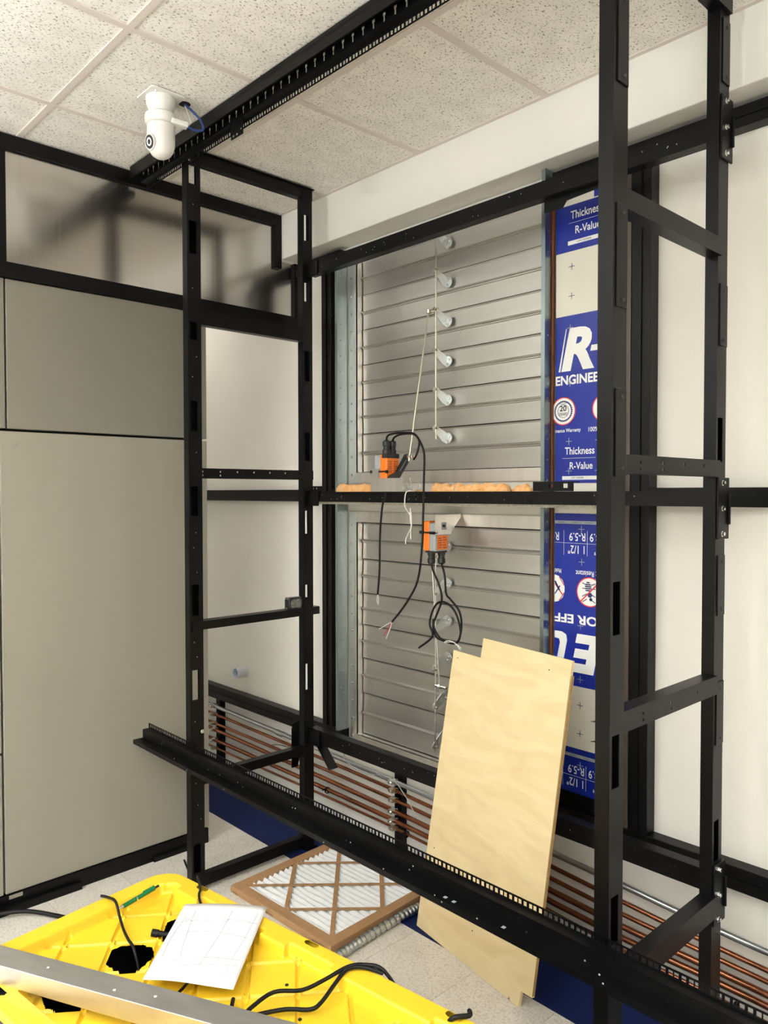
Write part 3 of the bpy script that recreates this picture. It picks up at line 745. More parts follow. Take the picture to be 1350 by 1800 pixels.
MB().bar((1.541, Y4, 1.300), (1.560, Y4, 1.268), .0006, .006).bar((1.541, Y4, 1.255), (1.562, Y4, 1.285), .0006, .004).build('printed_mark', 'navy_print', il)
lettering('OR EFF', 1.5395, 1.715, 1.154, 1.187, Y2, il, flip=True, bold=.03)
lettering('E', 1.605, 1.728, .983, 1.121, Y2, il, flip=True, bold=.05, shear=.2)
MB().prism([(1.5395, 1.121), (1.570, 1.121), (1.588, 1.112), (1.592, 1.092), (1.574, 1.005), (1.566, .990), (1.5395, .986), (1.5395, 1.012), (1.548, 1.016), (1.562, 1.082), (1.558, 1.094), (1.5395, 1.096)], XZ, Y2, Y2 + .0005).build('printed_letter', 'white_print', il)
for x, z, m in ((1.646, .868, 'navy_print'), (1.646, .767, 'navy_print'), (1.650, 1.375, 'grey_plastic'), (1.646, 1.15, 'grey_plastic'), (1.646, .96, 'grey_plastic'), (1.648, 1.49, 'grey_plastic'), (1.648, .655, 'grey_plastic')): plus(il, x, z, m, Y2 if m == 'grey_plastic' else Y1)
for z in (.82, .75): MB().prism([(1.685, z), (1.742, z + .005), (1.742, z + .03), (1.72, z + .012)], XZ, Y2, Y2 + .0006).build('tear', 'black_print', il)

# ================================================================== actuators
def gland(parent, x, y, z, s):
    MB().lathe((x, y, z), [(.016, 0), (.016, s * .016), (.0135, s * .018), (.0135, s * .03), (.016, s * .032), (.016, s * .048), (.009, s * .054)], 12).build('cable_gland', 'black_plastic', parent, smooth=True)
a1 = thing('damper_actuator', 'orange and grey damper actuator standing on the middle beam with black crank', 'actuator', (.89, -.22, 1.6235), 0, 'damper actuators')
MB().plate(.842, 1.018, 1.6255, 1.715, -.262, -.2595, [(.885, 1.018, 1.676, 1.715)], XZ).box(.842, 1.018, -.2595, -.19, 1.6235, 1.6255).build('mounting_plate', 'alu_frame', a1)
b1 = MB().box(.853, .886, -.254, -.186, 1.667, 1.768).build('grey_housing', 'grey_plastic', a1, bevel=.004)
b2 = MB().box(.886, .925, -.254, -.186, 1.664, 1.772).build('orange_housing', 'orange', a1, bevel=.004)
MB().box(.898, .9262, -.2545, -.186, 1.756, 1.7735).build('gland_block', 'black_plastic', b2)
gland(a1, .905, -.236, 1.7735, 1); gland(a1, .905, -.203, 1.7735, 1)
for q in range(7):
    MB().box(.9251, .9256, -.250 + .006 * (q % 2), -.225, 1.700 + q * .007, 1.702 + q * .007).box(.9251, .9256, -.215, -.194 - .005 * (q % 3), 1.700 + q * .007, 1.7025 + q * .007).build('printed_text', 'black_print', b2)
MB().box(.846, .93, -.2585, -.2545, 1.700, 1.706).box(.838, .850, -.262, -.252, 1.697, 1.709).box(.925, .931, -.262, -.250, 1.696, 1.708).build('cable_tie', 'black_rubber', a1)
ck = thing
MB().prism([(-.258, 1.668), (-.250, 1.655), (-.232, 1.650), (-.215, 1.656), (-.200, 1.675), (-.138, 1.752), (-.138, 1.768), (-.150, 1.776), (-.164, 1.772), (-.216, 1.700), (-.240, 1.690), (-.255, 1.683)], YZ, .930, .944).build('crank', 'black_plastic', a1, bevel=.003, label='black slotted crank arm')
MB().bar((.9446, -.200, 1.705), (.9446, -.165, 1.750), .001, .003, (1, 0, 0)).build('crank_slot', 'grey_plastic', a1)
MB().cyl((.925, -.232, 1.671), (.946, -.232, 1.671), .014, 16).build('crank_clamp', 'black_plastic', a1)
MB().cyl((.944, -.152, 1.762), (.985, -.152, 1.762), .005, 10).cyl((.944, -.152, 1.762), (.949, -.152, 1.762), .012, 14).cyl((.955, -.152, 1.762), (.966, -.152, 1.762), .009, 6).cyl((.972, -.152, 1.762), (.982, -.152, 1.762), .008, 6).build('crank_bolt', 'zinc', a1)

a2 = thing('damper_actuator', 'orange and grey damper actuator hanging below the middle beam', 'actuator', (1.05, -.1, 1.35), 0, 'damper actuators')
MB().box(.975, 1.082, -.140, .01, 1.530, 1.5325).plate(-.140, -.048, 1.454, 1.53, 1.0795, 1.082, [(-.105, -.075, 1.472, 1.502)], YZ).prism([(-.048, 1.53), (-.048, 1.462), (.01, 1.520), (.01, 1.53)], YZ, 1.0795, 1.082).build('mounting_plate', 'alu_frame', a2)
b3 = MB().box(1.012, 1.046, -.138, -.060, 1.388, 1.506).build('orange_housing', 'orange', a2, bevel=.006)
MB().box(1.046, 1.079, -.138, -.060, 1.388, 1.500).build('grey_housing', 'grey_plastic', a2, bevel=.004)
MB().box(1.079, 1.0805, -.128, -.066, 1.394, 1.450).build('orange_label', 'orange', a2)
for q in range(5):
    MB().box(1.0805, 1.0809, -.124, -.104 + .004 * (q % 2), 1.402 + q * .009, 1.4045 + q * .009).box(1.0805, 1.0809, -.094, -.072 - .006 * (q % 3), 1.400 + q * .010, 1.4025 + q * .010).build('printed_text', 'black_print', a2)
MB().cyl((1.079, -.09, 1.487), (1.084, -.09, 1.487), .006, 12).build('shaft_hub', 'black_plastic', a2)
MB().box(1.004, 1.084, -.1425, -.1385, 1.458, 1.464).box(1.000, 1.020, -.146, -.138, 1.456, 1.467).box(1.055, 1.078, -.145, -.138, 1.455, 1.466).build('cable_tie', 'black_rubber', a2)
MB().lathe((1.082, -.04, 1.480), [(.006, 0), (.005, .004), (.002, .005)], 10, 'x').lathe((1.082, -.133, 1.462), [(.005, 0), (.004, .004), (.002, .005)], 10, 'x').build('plate_screw', 'zinc', a2)
gland(a2, 1.040, -.118, 1.388, -1); gland(a2, 1.062, -.083, 1.388, -1)
MB().box(1.022, 1.076, -.134, -.066, 1.381, 1.389).build('gland_block', 'black_plastic', a2)

# cables of the actuators
def cable(name, label, runs, r=.0042, m='black_rubber', ends=(), cat='cable', group=None, n=8):
    t = thing(name, label, cat, runs[0][0], 0, group)
    for q in runs: MB().tube(q, r, n, 5).build('strand', m, t, smooth=True, angle=80)
    for q, mm in ends: MB().tube(q, .0016, 5, 3).build('bare_wire', mm, t, smooth=True)
    return t
Yc = -.262
cable('actuator_cable', 'black cable from the upper actuator glands draping down over the middle beam', [
    [(.905, -.236, 1.825), (.915, -.238, 1.845), (.955, -.235, 1.853), (1.02, -.24, 1.850), (1.075, -.25, 1.842), (1.12, Yc, 1.805), (1.138, Yc, 1.759), (1.136, Yc, 1.653), (1.133, Yc, 1.546), (1.127, Yc, 1.418), (1.104, Yc, 1.287), (1.043, Yc, 1.194), (.964, Yc, 1.112)],
    [(.905, -.203, 1.825), (.925, -.21, 1.840), (.98, -.225, 1.848), (1.06, -.24, 1.843), (1.10, -.25, 1.815), (1.09, -.25, 1.77), (1.07, -.25, 1.745)]],
    ends=[([(.964, Yc, 1.112), (.93, Yc, 1.095), (.889, Yc, 1.073)], 'white_plastic'), ([(.964, Yc, 1.112), (.945, Yc, 1.085), (.915, Yc, 1.049)], 'red_print'), ([(.964, Yc, 1.112), (.95, Yc, 1.08), (.93, Yc, 1.04)], 'white_plastic')])
cable('actuator_cable', 'short black cable hanging from under the upper actuator bracket', [[(.905, -.234, 1.630), (.899, -.238, 1.60), (.885, -.24, 1.564), (.871, -.24, 1.45), (.868, -.24, 1.312), (.857, -.24, 1.207)]],
      ends=[([(.857, -.24, 1.207), (.862, -.24, 1.19), (.861, -.24, 1.165)], 'white_plastic'), ([(.857, -.24, 1.207), (.852, -.24, 1.19), (.855, -.24, 1.17)], 'white_plastic')])
Yl = -.13
L1 = [(1.040, 1.336), (1.052, 1.307), (1.085, 1.254), (1.100, 1.199), (1.075, 1.139), (1.057, 1.092), (1.075, 1.049), (1.132, 1.039), (1.185, 1.042), (1.205, 1.089), (1.185, 1.152), (1.147, 1.187), (1.102, 1.192), (1.069, 1.161), (1.05, 1.102), (1.066, 1.052), (.994, .997)]
L2 = [(1.062, 1.336), (1.085, 1.29), (1.098, 1.221), (1.126, 1.201), (1.176, 1.162), (1.194, 1.11), (1.186, 1.054), (1.162, 1.035), (1.102, 1.048), (1.067, 1.085), (1.063, 1.12)]
cable('actuator_cable', 'looped black cable coiled below the lower actuator', [[(x, Yl + .012 - .0015 * k, z) for k, (x, z) in enumerate(L1)], [(x, -.083 - .006 * min(k, 8), z) for k, (x, z) in enumerate(L2)]],
      ends=[([(1.13, -.14, 1.039), (1.16, -.145, 1.05), (1.19, -.145, 1.042), (1.215, -.145, 1.022)], 'white_plastic'), ([(1.13, -.14, 1.037), (1.18, -.145, 1.046), (1.22, -.145, 1.028)], 'white_plastic')])
cable('frayed_string', 'frayed white string dangling in front of the middle beam', [[(1.045, -.235, 1.626), (1.03, -.250, 1.620), (1.024, -.252, 1.577), (1.03, -.25, 1.555), (1.05, -.25, 1.535)], [(1.055, -.252, 1.56), (1.055, -.253, 1.52), (1.06, -.252, 1.49), (1.045, -.253, 1.462), (1.030, -.252, 1.44), (1.03, -.252, 1.42)], [(1.055, -.25, 1.55), (1.06, -.25, 1.50), (1.055, -.25, 1.47), (1.056, -.25, 1.44)]], .0022, 'string', cat='string')

# ================================================================== pipes along the wall
strut_x = (-0.765, 0.733)
def pipe(name, label, pts, r, m, cat='pipe', group=None):
    o = MB().tube(pts, r, 12, 4).build(name, m, smooth=True, angle=80)
    tag(o, label, cat, group); return o
PY = -.024
_k = (PY + 2.348) / (-.06 + 2.348)
kx = lambda x: 3.1357 + (x - 3.1357) * _k
kz = lambda z: 1.62 + (z - 1.62) * _k
Zs = [(.401, .372, .330, .303), (.355, .335, .276, .250), (.302, .293, .233, .217), (.266, .244, .191, .179), (.207, .202, .152, .146), (.161, .170, .114, .097)]
Zs = [tuple(kz(z) for z in q) for q in Zs]
nm = ['topmost', 'second from the top', 'middle', 'second from the bottom', 'lowest']
for k, zs in enumerate(Zs):
    r = .0105 if k == 0 else (.008, .008, .0105, .0105, .006)[k - 1]
    pts = [(-1.55, PY, zs[0] + .003), (-.812, PY, zs[0]), (.733, PY, zs[1]), (kx(1.75), PY, zs[2]), (kx(2.25), PY, zs[3]), (3.4, PY, zs[3] - .03)]
    if k == 0: pipe('conduit_pipe', 'galvanised conduit running above the copper pipes', pts, r, 'conduit')
    else: pipe('copper_pipe', 'copper pipe along the back wall, ' + nm[k - 1] + ' of the five', pts, r, 'copper', group='copper pipes along the back wall')
pipe('conduit_pipe', 'grey conduit low on the wall below all copper pipes', [(-1.55, -.03, .060), (.75, -.03, .060), (2.2, -.03, .040), (3.4, -.03, .030)], .010, 'conduit')
MB().cyl((-.15, PY, kz(.3888)), (-.09, PY, kz(.3877)), .015, 14).build('coupling', 'conduit', bpy.data.objects['conduit_pipe'], smooth=True)
for x, which in zip(strut_x, ('by the partition', 'below the lower damper')):
    s = thing('pipe_strut', 'black strut with pipe clamps ' + which, 'strut', (x, -.03, .04), 0, 'struts carrying the pipes')
    zt = .425 if x < 0 else .43
    MB().box(x - .0205, x + .0205, -.006, -.003, .04, zt).box(x - .0205, x - .0175, -.003, YW - .001, .04, zt).box(x + .0175, x + .0205, -.003, YW - .001, .04, zt).build('channel', 'black', s)
    i = 0 if x < 0 else 1
    for k, zs in enumerate(Zs):
        m = 'zinc' if k in (0, 3, 4) else 'zinc_yellow'
        r = .0105 if k == 0 else (.008, .008, .0105, .0105, .006)[k - 1]
        z = zs[i]
        c = MB().ring((x - .016, PY, z), (x + .010, PY, z), r + .004, r + .0005, 18).box(x - .016, x + .010, PY - r - .018, PY - r - .002, z - .006, z + .010).build('pipe_clamp', m, s, smooth=True)
        MB().lathe((x - .003, PY - r - .018, z + .002), [(.006, 0), (.006, -.004), (.003, -.0045)], 6, 'y').build('clamp_screw', m, c)
for x, z in ((.80, kz(.165)), (.26, kz(.2035)), (2.2, kz(.098))):
    o = MB().ring((x, PY, z), (x + .008, PY, z), .016, .0125, 12).box(x, x + .006, PY - .03, PY - .012, z + .006, z + .011).build('cable_tie', 'black_rubber')
    tag(o, {.80: 'black cable tie on the lowest pipe right of the strut', .26: 'black cable tie on a pipe behind the rear post', 2.2: 'black cable tie on the lowest pipe near the right rear post'}[x], 'cable tie', 'cable ties on the pipes')
cable('loose_wire', 'thin grey wire looped over the pipes by the damper strut', [[(.47, -.10, .44), (.52, -.11, .40), (.62, -.09, .375), (.72, -.085, .395), (.80, -.09, .39), (.88, -.09, .33), (.93, -.09, .27)]], .0022, 'grey_plastic', cat='wire')
cable('loose_wire', 'thin black wire curled over the conduit beside the left rear post', [[(-.10, -.09, .33), (-.02, -.10, .35), (.08, -.10, .355), (.17, -.10, .33), (.10, -.10, .30), (0, -.10, .27)], [(.12, -.10, .37), (.10, -.10, .39), (.13, -.10, .41), (.17, -.10, .40)]], .0018, 'black_rubber', cat='wire')

# pipe stub in the back wall
st = thing('pipe_stub', 'short white plastic pipe end sticking out of the back wall', 'pipe', (-.53, 0, .58))
MB().ring((-.532, -.035, .616), (-.532, YW, .616), .030, .025, 28).build('sleeve', 'pipe_white', st, smooth=True)
MB().cyl((-.532, -.012, .616), (-.532, -.010, .616), .0245, 24).build('plug', 'blue_light_pipe', st)

# ================================================================== plywood sheet leaning on the lower cross beam
pb = Vector((.98430, -.17648, 0)); pn_ = Vector((.17648, .98430, 0))
th = math.radians(80.25)
pe = pn_ * math.cos(th) + Vector((0, 0, 1)) * math.sin(th)
pw = pb.cross(pe)      # faces the viewer
ply = thing('plywood_sheet', 'pale plywood sheet with notched corners leaning in front of the lower damper', 'plywood', (1.151, -.316, 0.001))
pm = Matrix((pb, -pw, pe)).transposed()
ply.rotation_euler = pm.to_euler()
poly = [(0, 0), (.300, 0), (.500, .001), (.503, .008), (.509, .009), (.512, 0), (.550, 0), (.552, .051), (.600, .056), (.5935, 1.097), (.160, 1.101), (.159, 1.028), (0, 1.030)]
o = MB().prism(poly, lambda u, v, w: (u, w, v), 0.0, .011).build('sheet', 'plywood', ply, local=True)
for v in [0]:
    MB().box(.6001, .6006, .0, .011, .06, 1.05).build('edge_grain', 'ply_edge', ply, local=True)
for x, z in ((.03, 1.005), (.04, .30), (.50, 1.05), (.30, .12), (.035, .205)):
    MB().cyl((x, -.0004, z), (x, .001, z), .0025, 8).build('nail_hole', 'dark', ply, local=True)

# ================================================================== air filter on the floor
af = thing('air_filter', 'pleated air filter in a brown cardboard frame lying on the floor', 'filter', (.463, -.691, 0.0005), math.radians(2.8))
FS = .607; FH = .027
frm = MB().plate(0, FS, 0, FS, 0, FH, [(.045, FS - .045, .045, FS - .045)], XYZ).build('card_frame', 'card', af, local=True, bevel=.002)
med = MB(); n = 19; a, b = .04, FS - .04; vs = []; fs = []
m_ = 8
for k in range(m_ * n + 1):
    y = a + (b - a) * k / (m_ * n); c_ = math.cos(2 * PI * k / m_)
    for i in range(13):
        vs.append((a + (b - a) * i / 12, y + .0025 * math.sin(i * 1.3 + k / m_ * 2), .0176 - .0066 * c_ + .0006 * math.sin(i * 2.1 + k)))
for k in range(m_ * n):
    for i in range(12): fs.append((k * 13 + i, k * 13 + i + 1, (k + 1) * 13 + i + 1, (k + 1) * 13 + i))
med.add(vs, fs).build('pleated_media', 'media', af, local=True, smooth=True, angle=80)
lo_, hi_ = .043, FS - .043
def strip(p, q, wd):
    MB().bar(p, q, wd, .0016).build('card_strip', 'card', af, local=True)
mid = FS / 2; q = (hi_ - lo_) / 2
zf = FH - .0012
strip((lo_, lo_, zf), (hi_, hi_, zf), .017); strip((hi_, lo_, zf - .0016), (lo_, hi_, zf - .0016), .017)
for s_ in (1, -1):
    strip((mid - q * (s_ < 0), lo_ + q * 0 if s_ > 0 else mid, zf) if False else ((mid, lo_, zf) if s_ > 0 else (lo_, mid, zf)), (hi_, mid, zf) if s_ > 0 else (mid, hi_, zf), .017)
    strip((mid, lo_, zf - .0016) if s_ > 0 else (hi_, mid, zf - .0016), (lo_, mid, zf - .0016) if s_ > 0 else (mid, hi_, zf - .0016), .017)
FR = lambda u, v, w: (u, w, v)
lettering('24-24-1', .225, .280, .004, .012, -.0005, af, 'black_print', True, .01, fn=FR)
lettering('P80', .02, .05, .004, .010, -.0005, af, 'black_print', True, .01, fn=FR)
lettering('PUREFLOW', .50, .58, .005, .013, -.0005, af, 'black_print', True, .01, fn=FR)

# flexible metal conduit beside the filter
fp = [(1.15, -.80, .018), (1.118, -.663, .018), (1.102, -.514, .018), (1.090, -.317, .018), (1.098, -.20, .018), (1.13, -.12, .018)]
mb = MB()
mb.tube(fp, .016, 14, 44, rf=lambda i: .0172 if i % 6 < 4 else .0125)
tag(mb.build('flexible_conduit', 'conduit', smooth=True, angle=80), 'ribbed flexible metal conduit snaking along the filter edge', 'conduit')

# ================================================================== tote with yellow lid
LH = .58
TO = Vector((1.185, -1.334, 0)); rz = math.radians(8)
tt = thing('storage_tote', 'black storage tote under a yellow lid with broken holes', 'tote', (TO.x, TO.y, 0), rz)
TL, TW = 1.13, .565       # lid local: x 0..TL, y 0..-TW
def rrect(x0, x1, y0, y1, r, n=6):
    out = []
    for cx, cy, a0 in ((x1 - r, y1 - r, 0), (x0 + r, y1 - r, 90), (x0 + r, y0 + r, 180), (x1 - r, y0 + r, 270)):
        for k in range(n + 1):
            a = math.radians(a0 + 90 * k / n); out.append((cx + r * math.cos(a), cy + r * math.sin(a)))
    return out
outer_t = rrect(.03, TL - .03, -TW + .03, -.03, .05); outer_b = rrect(.09, TL - .09, -TW + .08, -.08, .05)
nn = len(outer_t)
vs = [(x, y, LH - .03) for x, y in outer_t] + [(x, y, .002) for x, y in outer_b]
inn_t = rrect(.036, TL - .036, -TW + .036, -.036, .05); inn_b = rrect(.096, TL - .096, -TW + .086, -.086, .05)
vs += [(x, y, LH - .03) for x, y in inn_t] + [(x, y, .006) for x, y in inn_b]
fs = [(i, (i + 1) % nn, nn + (i + 1) % nn, nn + i) for i in range(nn)] + [(2 * nn + i, 2 * nn + (i + 1) % nn, 3 * nn + (i + 1) % nn, 3 * nn + i) for i in range(nn)]
fs += [(i, (i + 1) % nn, 2 * nn + (i + 1) % nn, 2 * nn + i) for i in range(nn)] + [tuple(nn + i for i in range(nn)), tuple(3 * nn + i for i in range(nn))]
MB().add(vs, fs).build('tote_body', 'black_plastic', tt, local=True)

ro = rrect(.009, TL - .009, -TW + .009, -.009, .066); ri_ = rrect(.036, TL - .036, -TW + .036, -.036, .05); k_ = len(ro)
MB().add([(x, y, LH - .0155) for x, y in ro] + [(x, y, LH - .0155) for x, y in ri_] + [(x, y, LH - .044) for x, y in ro] + [(x, y, LH - .044) for x, y in ri_],
         [f for i in range(k_) for f in ((i, (i + 1) % k_, k_ + (i + 1) % k_, k_ + i), (2 * k_ + i, 2 * k_ + (i + 1) % k_, 3 * k_ + (i + 1) % k_, 3 * k_ + i), (i, (i + 1) % k_, 2 * k_ + (i + 1) % k_, 2 * k_ + i))]).build('tote_rim', 'dark', tt, local=True)  # near-black ring added to paint the shade inside the lid slots

def inside(px, py, poly):
    c = False; n = len(poly); j = n - 1
    for i in range(n):
        xi, yi = poly[i]; xj, yj = poly[j]
        if (yi > py) != (yj > py) and px < (xj - xi) * (py - yi) / (yj - yi) + xi: c = not c
        j = i
    return c
def sst(a, b, x):
    t = max(0, min(1, (x - a) / (b - a))); return t * t * (3 - 2 * t)
holes = []
h1 = [(.219, -.329), (.196, -.305), (.189, -.283), (.198, -.262), (.216, -.247), (.236, -.236), (.258, -.229), (.278, -.238), (.293, -.262), (.303, -.290), (.303, -.312), (.285, -.330), (.261, -.336), (.240, -.338)]
rag = []
for i in range(len(h1)):
    p, q = h1[i], h1[(i + 1) % len(h1)]
    for k in range(3):
        f = k / 3; rag.append((p[0] + (q[0] - p[0]) * f + random.uniform(-.004, .004), p[1] + (q[1] - p[1]) * f + random.uniform(-.004, .004)))
holes.append(rag)
holes.append([(.191, -.150), (.199, -.112), (.212, -.102), (.26, -.13), (.29, -.17), (.262, -.200), (.243, -.196)])
holes.append([(.205, -.392), (.236, -.366), (.330, -.452), (.29, -.482), (.265, -.495), (.209, -.478), (.185, -.44)])
slots = [(.168, -.018), (.566, -.018), (.958, -.018), (.175, -.545), (.566, -.545), (.958, -.545)]
def lid_h(x, y):
    dx = min(x, TL - x); dy = min(-y, TW + y)
    # rim
    e = min(dx, dy)
    hgt = 0.0
    z = 0.0
    inner = sst(.055, .066, dx) * sst(.042, .053, dy)
    # corner gussets stay high
    cxg = min(x, TL - x); cyg = min(-y, TW + y)
    if cxg < .15 and cyg < .15:
        inner *= sst(.128, .140, cxg + cyg)
    # long side pads that stick into the field
    for px in (.36, .80):
        pass
    pad = (sst(.055, .075, abs(x - .565)) if False else 1)
    for a, b in ((.115, .20), (.44, .52), (.66, .93)):
        if dy < .075: inner *= 1 - sst(a - .006, a, x) * (1 - sst(b, b + .006, x)) * (1 - sst(.062, .070, dy))
    z -= .026 * inner
    # diagonal grooves on the recessed field
    s1 = (x + y - .040) / .1545; s2 = (x - y - .283) / .1635
    g = 0
    for s_ in (s1, s2):
        d = abs(s_ - round(s_)) * .1545
        g = max(g, 1 - sst(.0045, .0068, d))
    z -= .007 * g * inner
    # raised node pads
    d1 = abs(s1 - round(s1)) * .1545; d2 = abs(s2 - round(s2)) * .1545
    nd = (1 - sst(.008, .0105, d1)) * (1 - sst(.008, .0105, d2))
    z += .008 * nd * inner
    # outer edge rolls down
    z -= .012 * (1 - sst(0, .010, e))
    return z
NX, NY = 520, 260
R_ = .075
def mapc(x, y):
    """squash the square corner onto a rounded one"""
    for cx, sx in ((R_, -1), (TL - R_, 1)):
        for cy, sy in ((-R_, 1), (-TW + R_, -1)):
            ex, ey = (x - cx) * sx, (y - cy) * sy
            if ex > 0 and ey > 0:
                m_ = max(ex, ey); l_ = math.hypot(ex, ey)
                if l_ > 0: return cx + sx * ex * m_ / l_, cy + sy * ey * m_ / l_
    return x, y
vid = {}; V = []; F = []
for i in range(NX + 1):
    for j in range(NY + 1):
        x, y = TL * i / NX, -TW * j / NY
        z = LH + lid_h(x, y)
        x2, y2 = mapc(x, y)
        vid[(i, j)] = len(V); V.append((x2, y2, z))
def is_hole(x, y):
    for cx, cy in slots:
        if abs(x - cx) < .013 and abs(y - cy) < .007: return True
        if (abs(x - cx) - .013) ** 2 + (y - cy) ** 2 < .007 ** 2: return True
    for h in holes:
        if inside(x, y, h): return True
    return False
for i in range(NX):
    for j in range(NY):
        if is_hole(TL * (i + .5) / NX, -TW * (j + .5) / NY): continue
        F.append((vid[(i, j)], vid[(i, j + 1)], vid[(i + 1, j + 1)], vid[(i + 1, j)]))
lidm = MB().add(V, F)
lid = lidm.build('lid', 'yellow', tt, local=True, smooth=True, angle=60, label='bright yellow moulded plastic lid')
# skirt of the lid
n0 = rrect(.0, TL, -TW, 0, R_, 8); n1 = rrect(.004, TL - .004, -TW + .004, -.004, R_, 8); k = len(n0)
MB().add([(x, y, LH - .011) for x, y in n0] + [(x, y, LH - .040) for x, y in n1], [(i, (i + 1) % k, k + (i + 1) % k, k + i) for i in range(k)]).build('lid_skirt', 'yellow', lid, local=True, smooth=True)
for x, y in ((.42, -.17), (.36, -.14), (.60, -.13), (.62, -.235), (.70, -.19), (.735, -.205)):
    MB().cyl((x, y, LH - .0262), (x, y, LH - .0245), .004, 10).build('screw_hole', 'dark', lid, local=True)
MB().cyl((.222, -.198, LH - .018), (.265, -.165, LH - .026), .007, 12).cyl((.214, -.204, LH - .017), (.226, -.195, LH - .019), .009, 12).build('plug_end', 'black_rubber', lid, local=True, smooth=True)

def lp(u, w, z):       # lid local -> world
    return (TO.x + u * math.cos(rz) - w * math.sin(rz), TO.y + u * math.sin(rz) + w * math.cos(rz), z)
# steel angle across the lid
p0 = Vector((1.414, -1.843, LH + .0415)); p1 = Vector((1.738, -1.681, LH + .0415)); dd = (p1 - p0).normalized(); nrm = Vector((-dd.y, dd.x, 0))
sa = thing('steel_angle', 'scuffed steel angle lying across the yellow tote lid', 'angle', tuple(p0 - dd * .45 - Vector((0, 0, .0415))), math.atan2(dd.y, dd.x))
Lg = 1.30
prof = [(0, 0), (.003, 0), (.003, .0385), (.058, .0385), (.058, .0415), (0, .0415)]
MB().prism(prof, lambda u, v, w: (w, u, v), 0, Lg).build('flanges', 'steel', sa, local=True, bevel=.0012)
for x, y in ((.55, .03), (.73, .018), (.82, .03)):
    MB().cyl((x, y, .0414), (x, y, .0418), .003, 10).build('punched_hole', 'white_print', sa, local=True)

# paper sketch
pp = [(.205, -.101), (.375, .020), (.559, -.244), (.383, -.343)]
pc = lp(.38, -.167, LH + .003)
pa = thing('sketch_sheet', 'white paper sheet with a pencil grid sketch on the tote lid', 'paper', pc, 0)
def pq(s, t_):
    a = [pp[0][k] + (pp[1][k] - pp[0][k]) * s for k in (0, 1)]; b = [pp[3][k] + (pp[2][k] - pp[3][k]) * s for k in (0, 1)]
    return a[0] + (b[0] - a[0]) * t_, a[1] + (b[1] - a[1]) * t_
def ph(s, t_): return LH + .006 + .004 * math.sin(PI * s) + .006 * max(0, t_ - .8) * math.sin(2 * PI * s)
vs = []; fs = []; n = 14
for i in range(n + 1):
    for j in range(n + 1):
        u, w = pq(i / n, j / n); vs.append(lp(u, w, ph(i / n, j / n)))
for i in range(n):
    for j in range(n): fs.append((i * (n + 1) + j, (i + 1) * (n + 1) + j, (i + 1) * (n + 1) + j + 1, i * (n + 1) + j + 1))
sh = MB().add(vs, fs).build('sheet', 'paper', pa, smooth=True)
so = sh.modifiers.new('thickness', 'SOLIDIFY'); so.thickness = .0005
def pline(pts, r=.0005):
    MB().tube([lp(*pq(s, t_), ph(s, t_) + .0006) for s, t_ in pts], r, 4, 6).build('pencil_line', 'pencil', pa)
for a in (((.18, .10), (.20, .3), (.24, .55), (.28, .74)), ((.62, .09), (.60, .4), (.55, .72), (.53, .80)), ((.93, .10), (.90, .4), (.86, .7), (.84, .88)), ((.02, .28), (.35, .24), (.7, .22), (.97, .25)), ((.06, .42), (.4, .40), (.7, .41), (.93, .44)),
          ((.20, .78), (.5, .72), (.75, .70), (.95, .70)), ((.30, .83), (.6, .79), (.95, .76)), ((.70, .68), (.71, .76)), ((.10, .2), (.06, .5), (.08, .75)), ((.12, .26), (.15, .24), (.2, .26)), ((.56, .23), (.6, .26), (.63, .22)), ((.86, .21), (.9, .27)), ((.1, .05), (.12, .06))):
    pline(a)

# pen
pen = thing('pen', 'green ballpoint pen lying on the tote lid', 'pen', lp(.081, -.15, LH - .02), rz)
P = lambda t_: Vector(lp(.083 - .001 * t_, -.222 + t_ * .140, LH + .004 + .000 * t_))
MB().cyl(P(.12), P(.86), .0055, 14).build('barrel', 'green', pen, smooth=True)
MB().cyl(P(.12), P(0.02), .0052, 14, .0015).build('tip', 'zinc', pen, smooth=True)
MB().cyl(P(.42), P(.445), .0058, 14).build('grip_ring', 'zinc', pen, smooth=True)
MB().cyl(P(.86), P(.97), .003, 10).build('clicker', 'black_plastic', pen, smooth=True)
MB().bar(P(.62) + Vector((-.004, 0, .004)), P(.88) + Vector((-.004, 0, .004)), .004, .003).build('clip', 'green', pen)

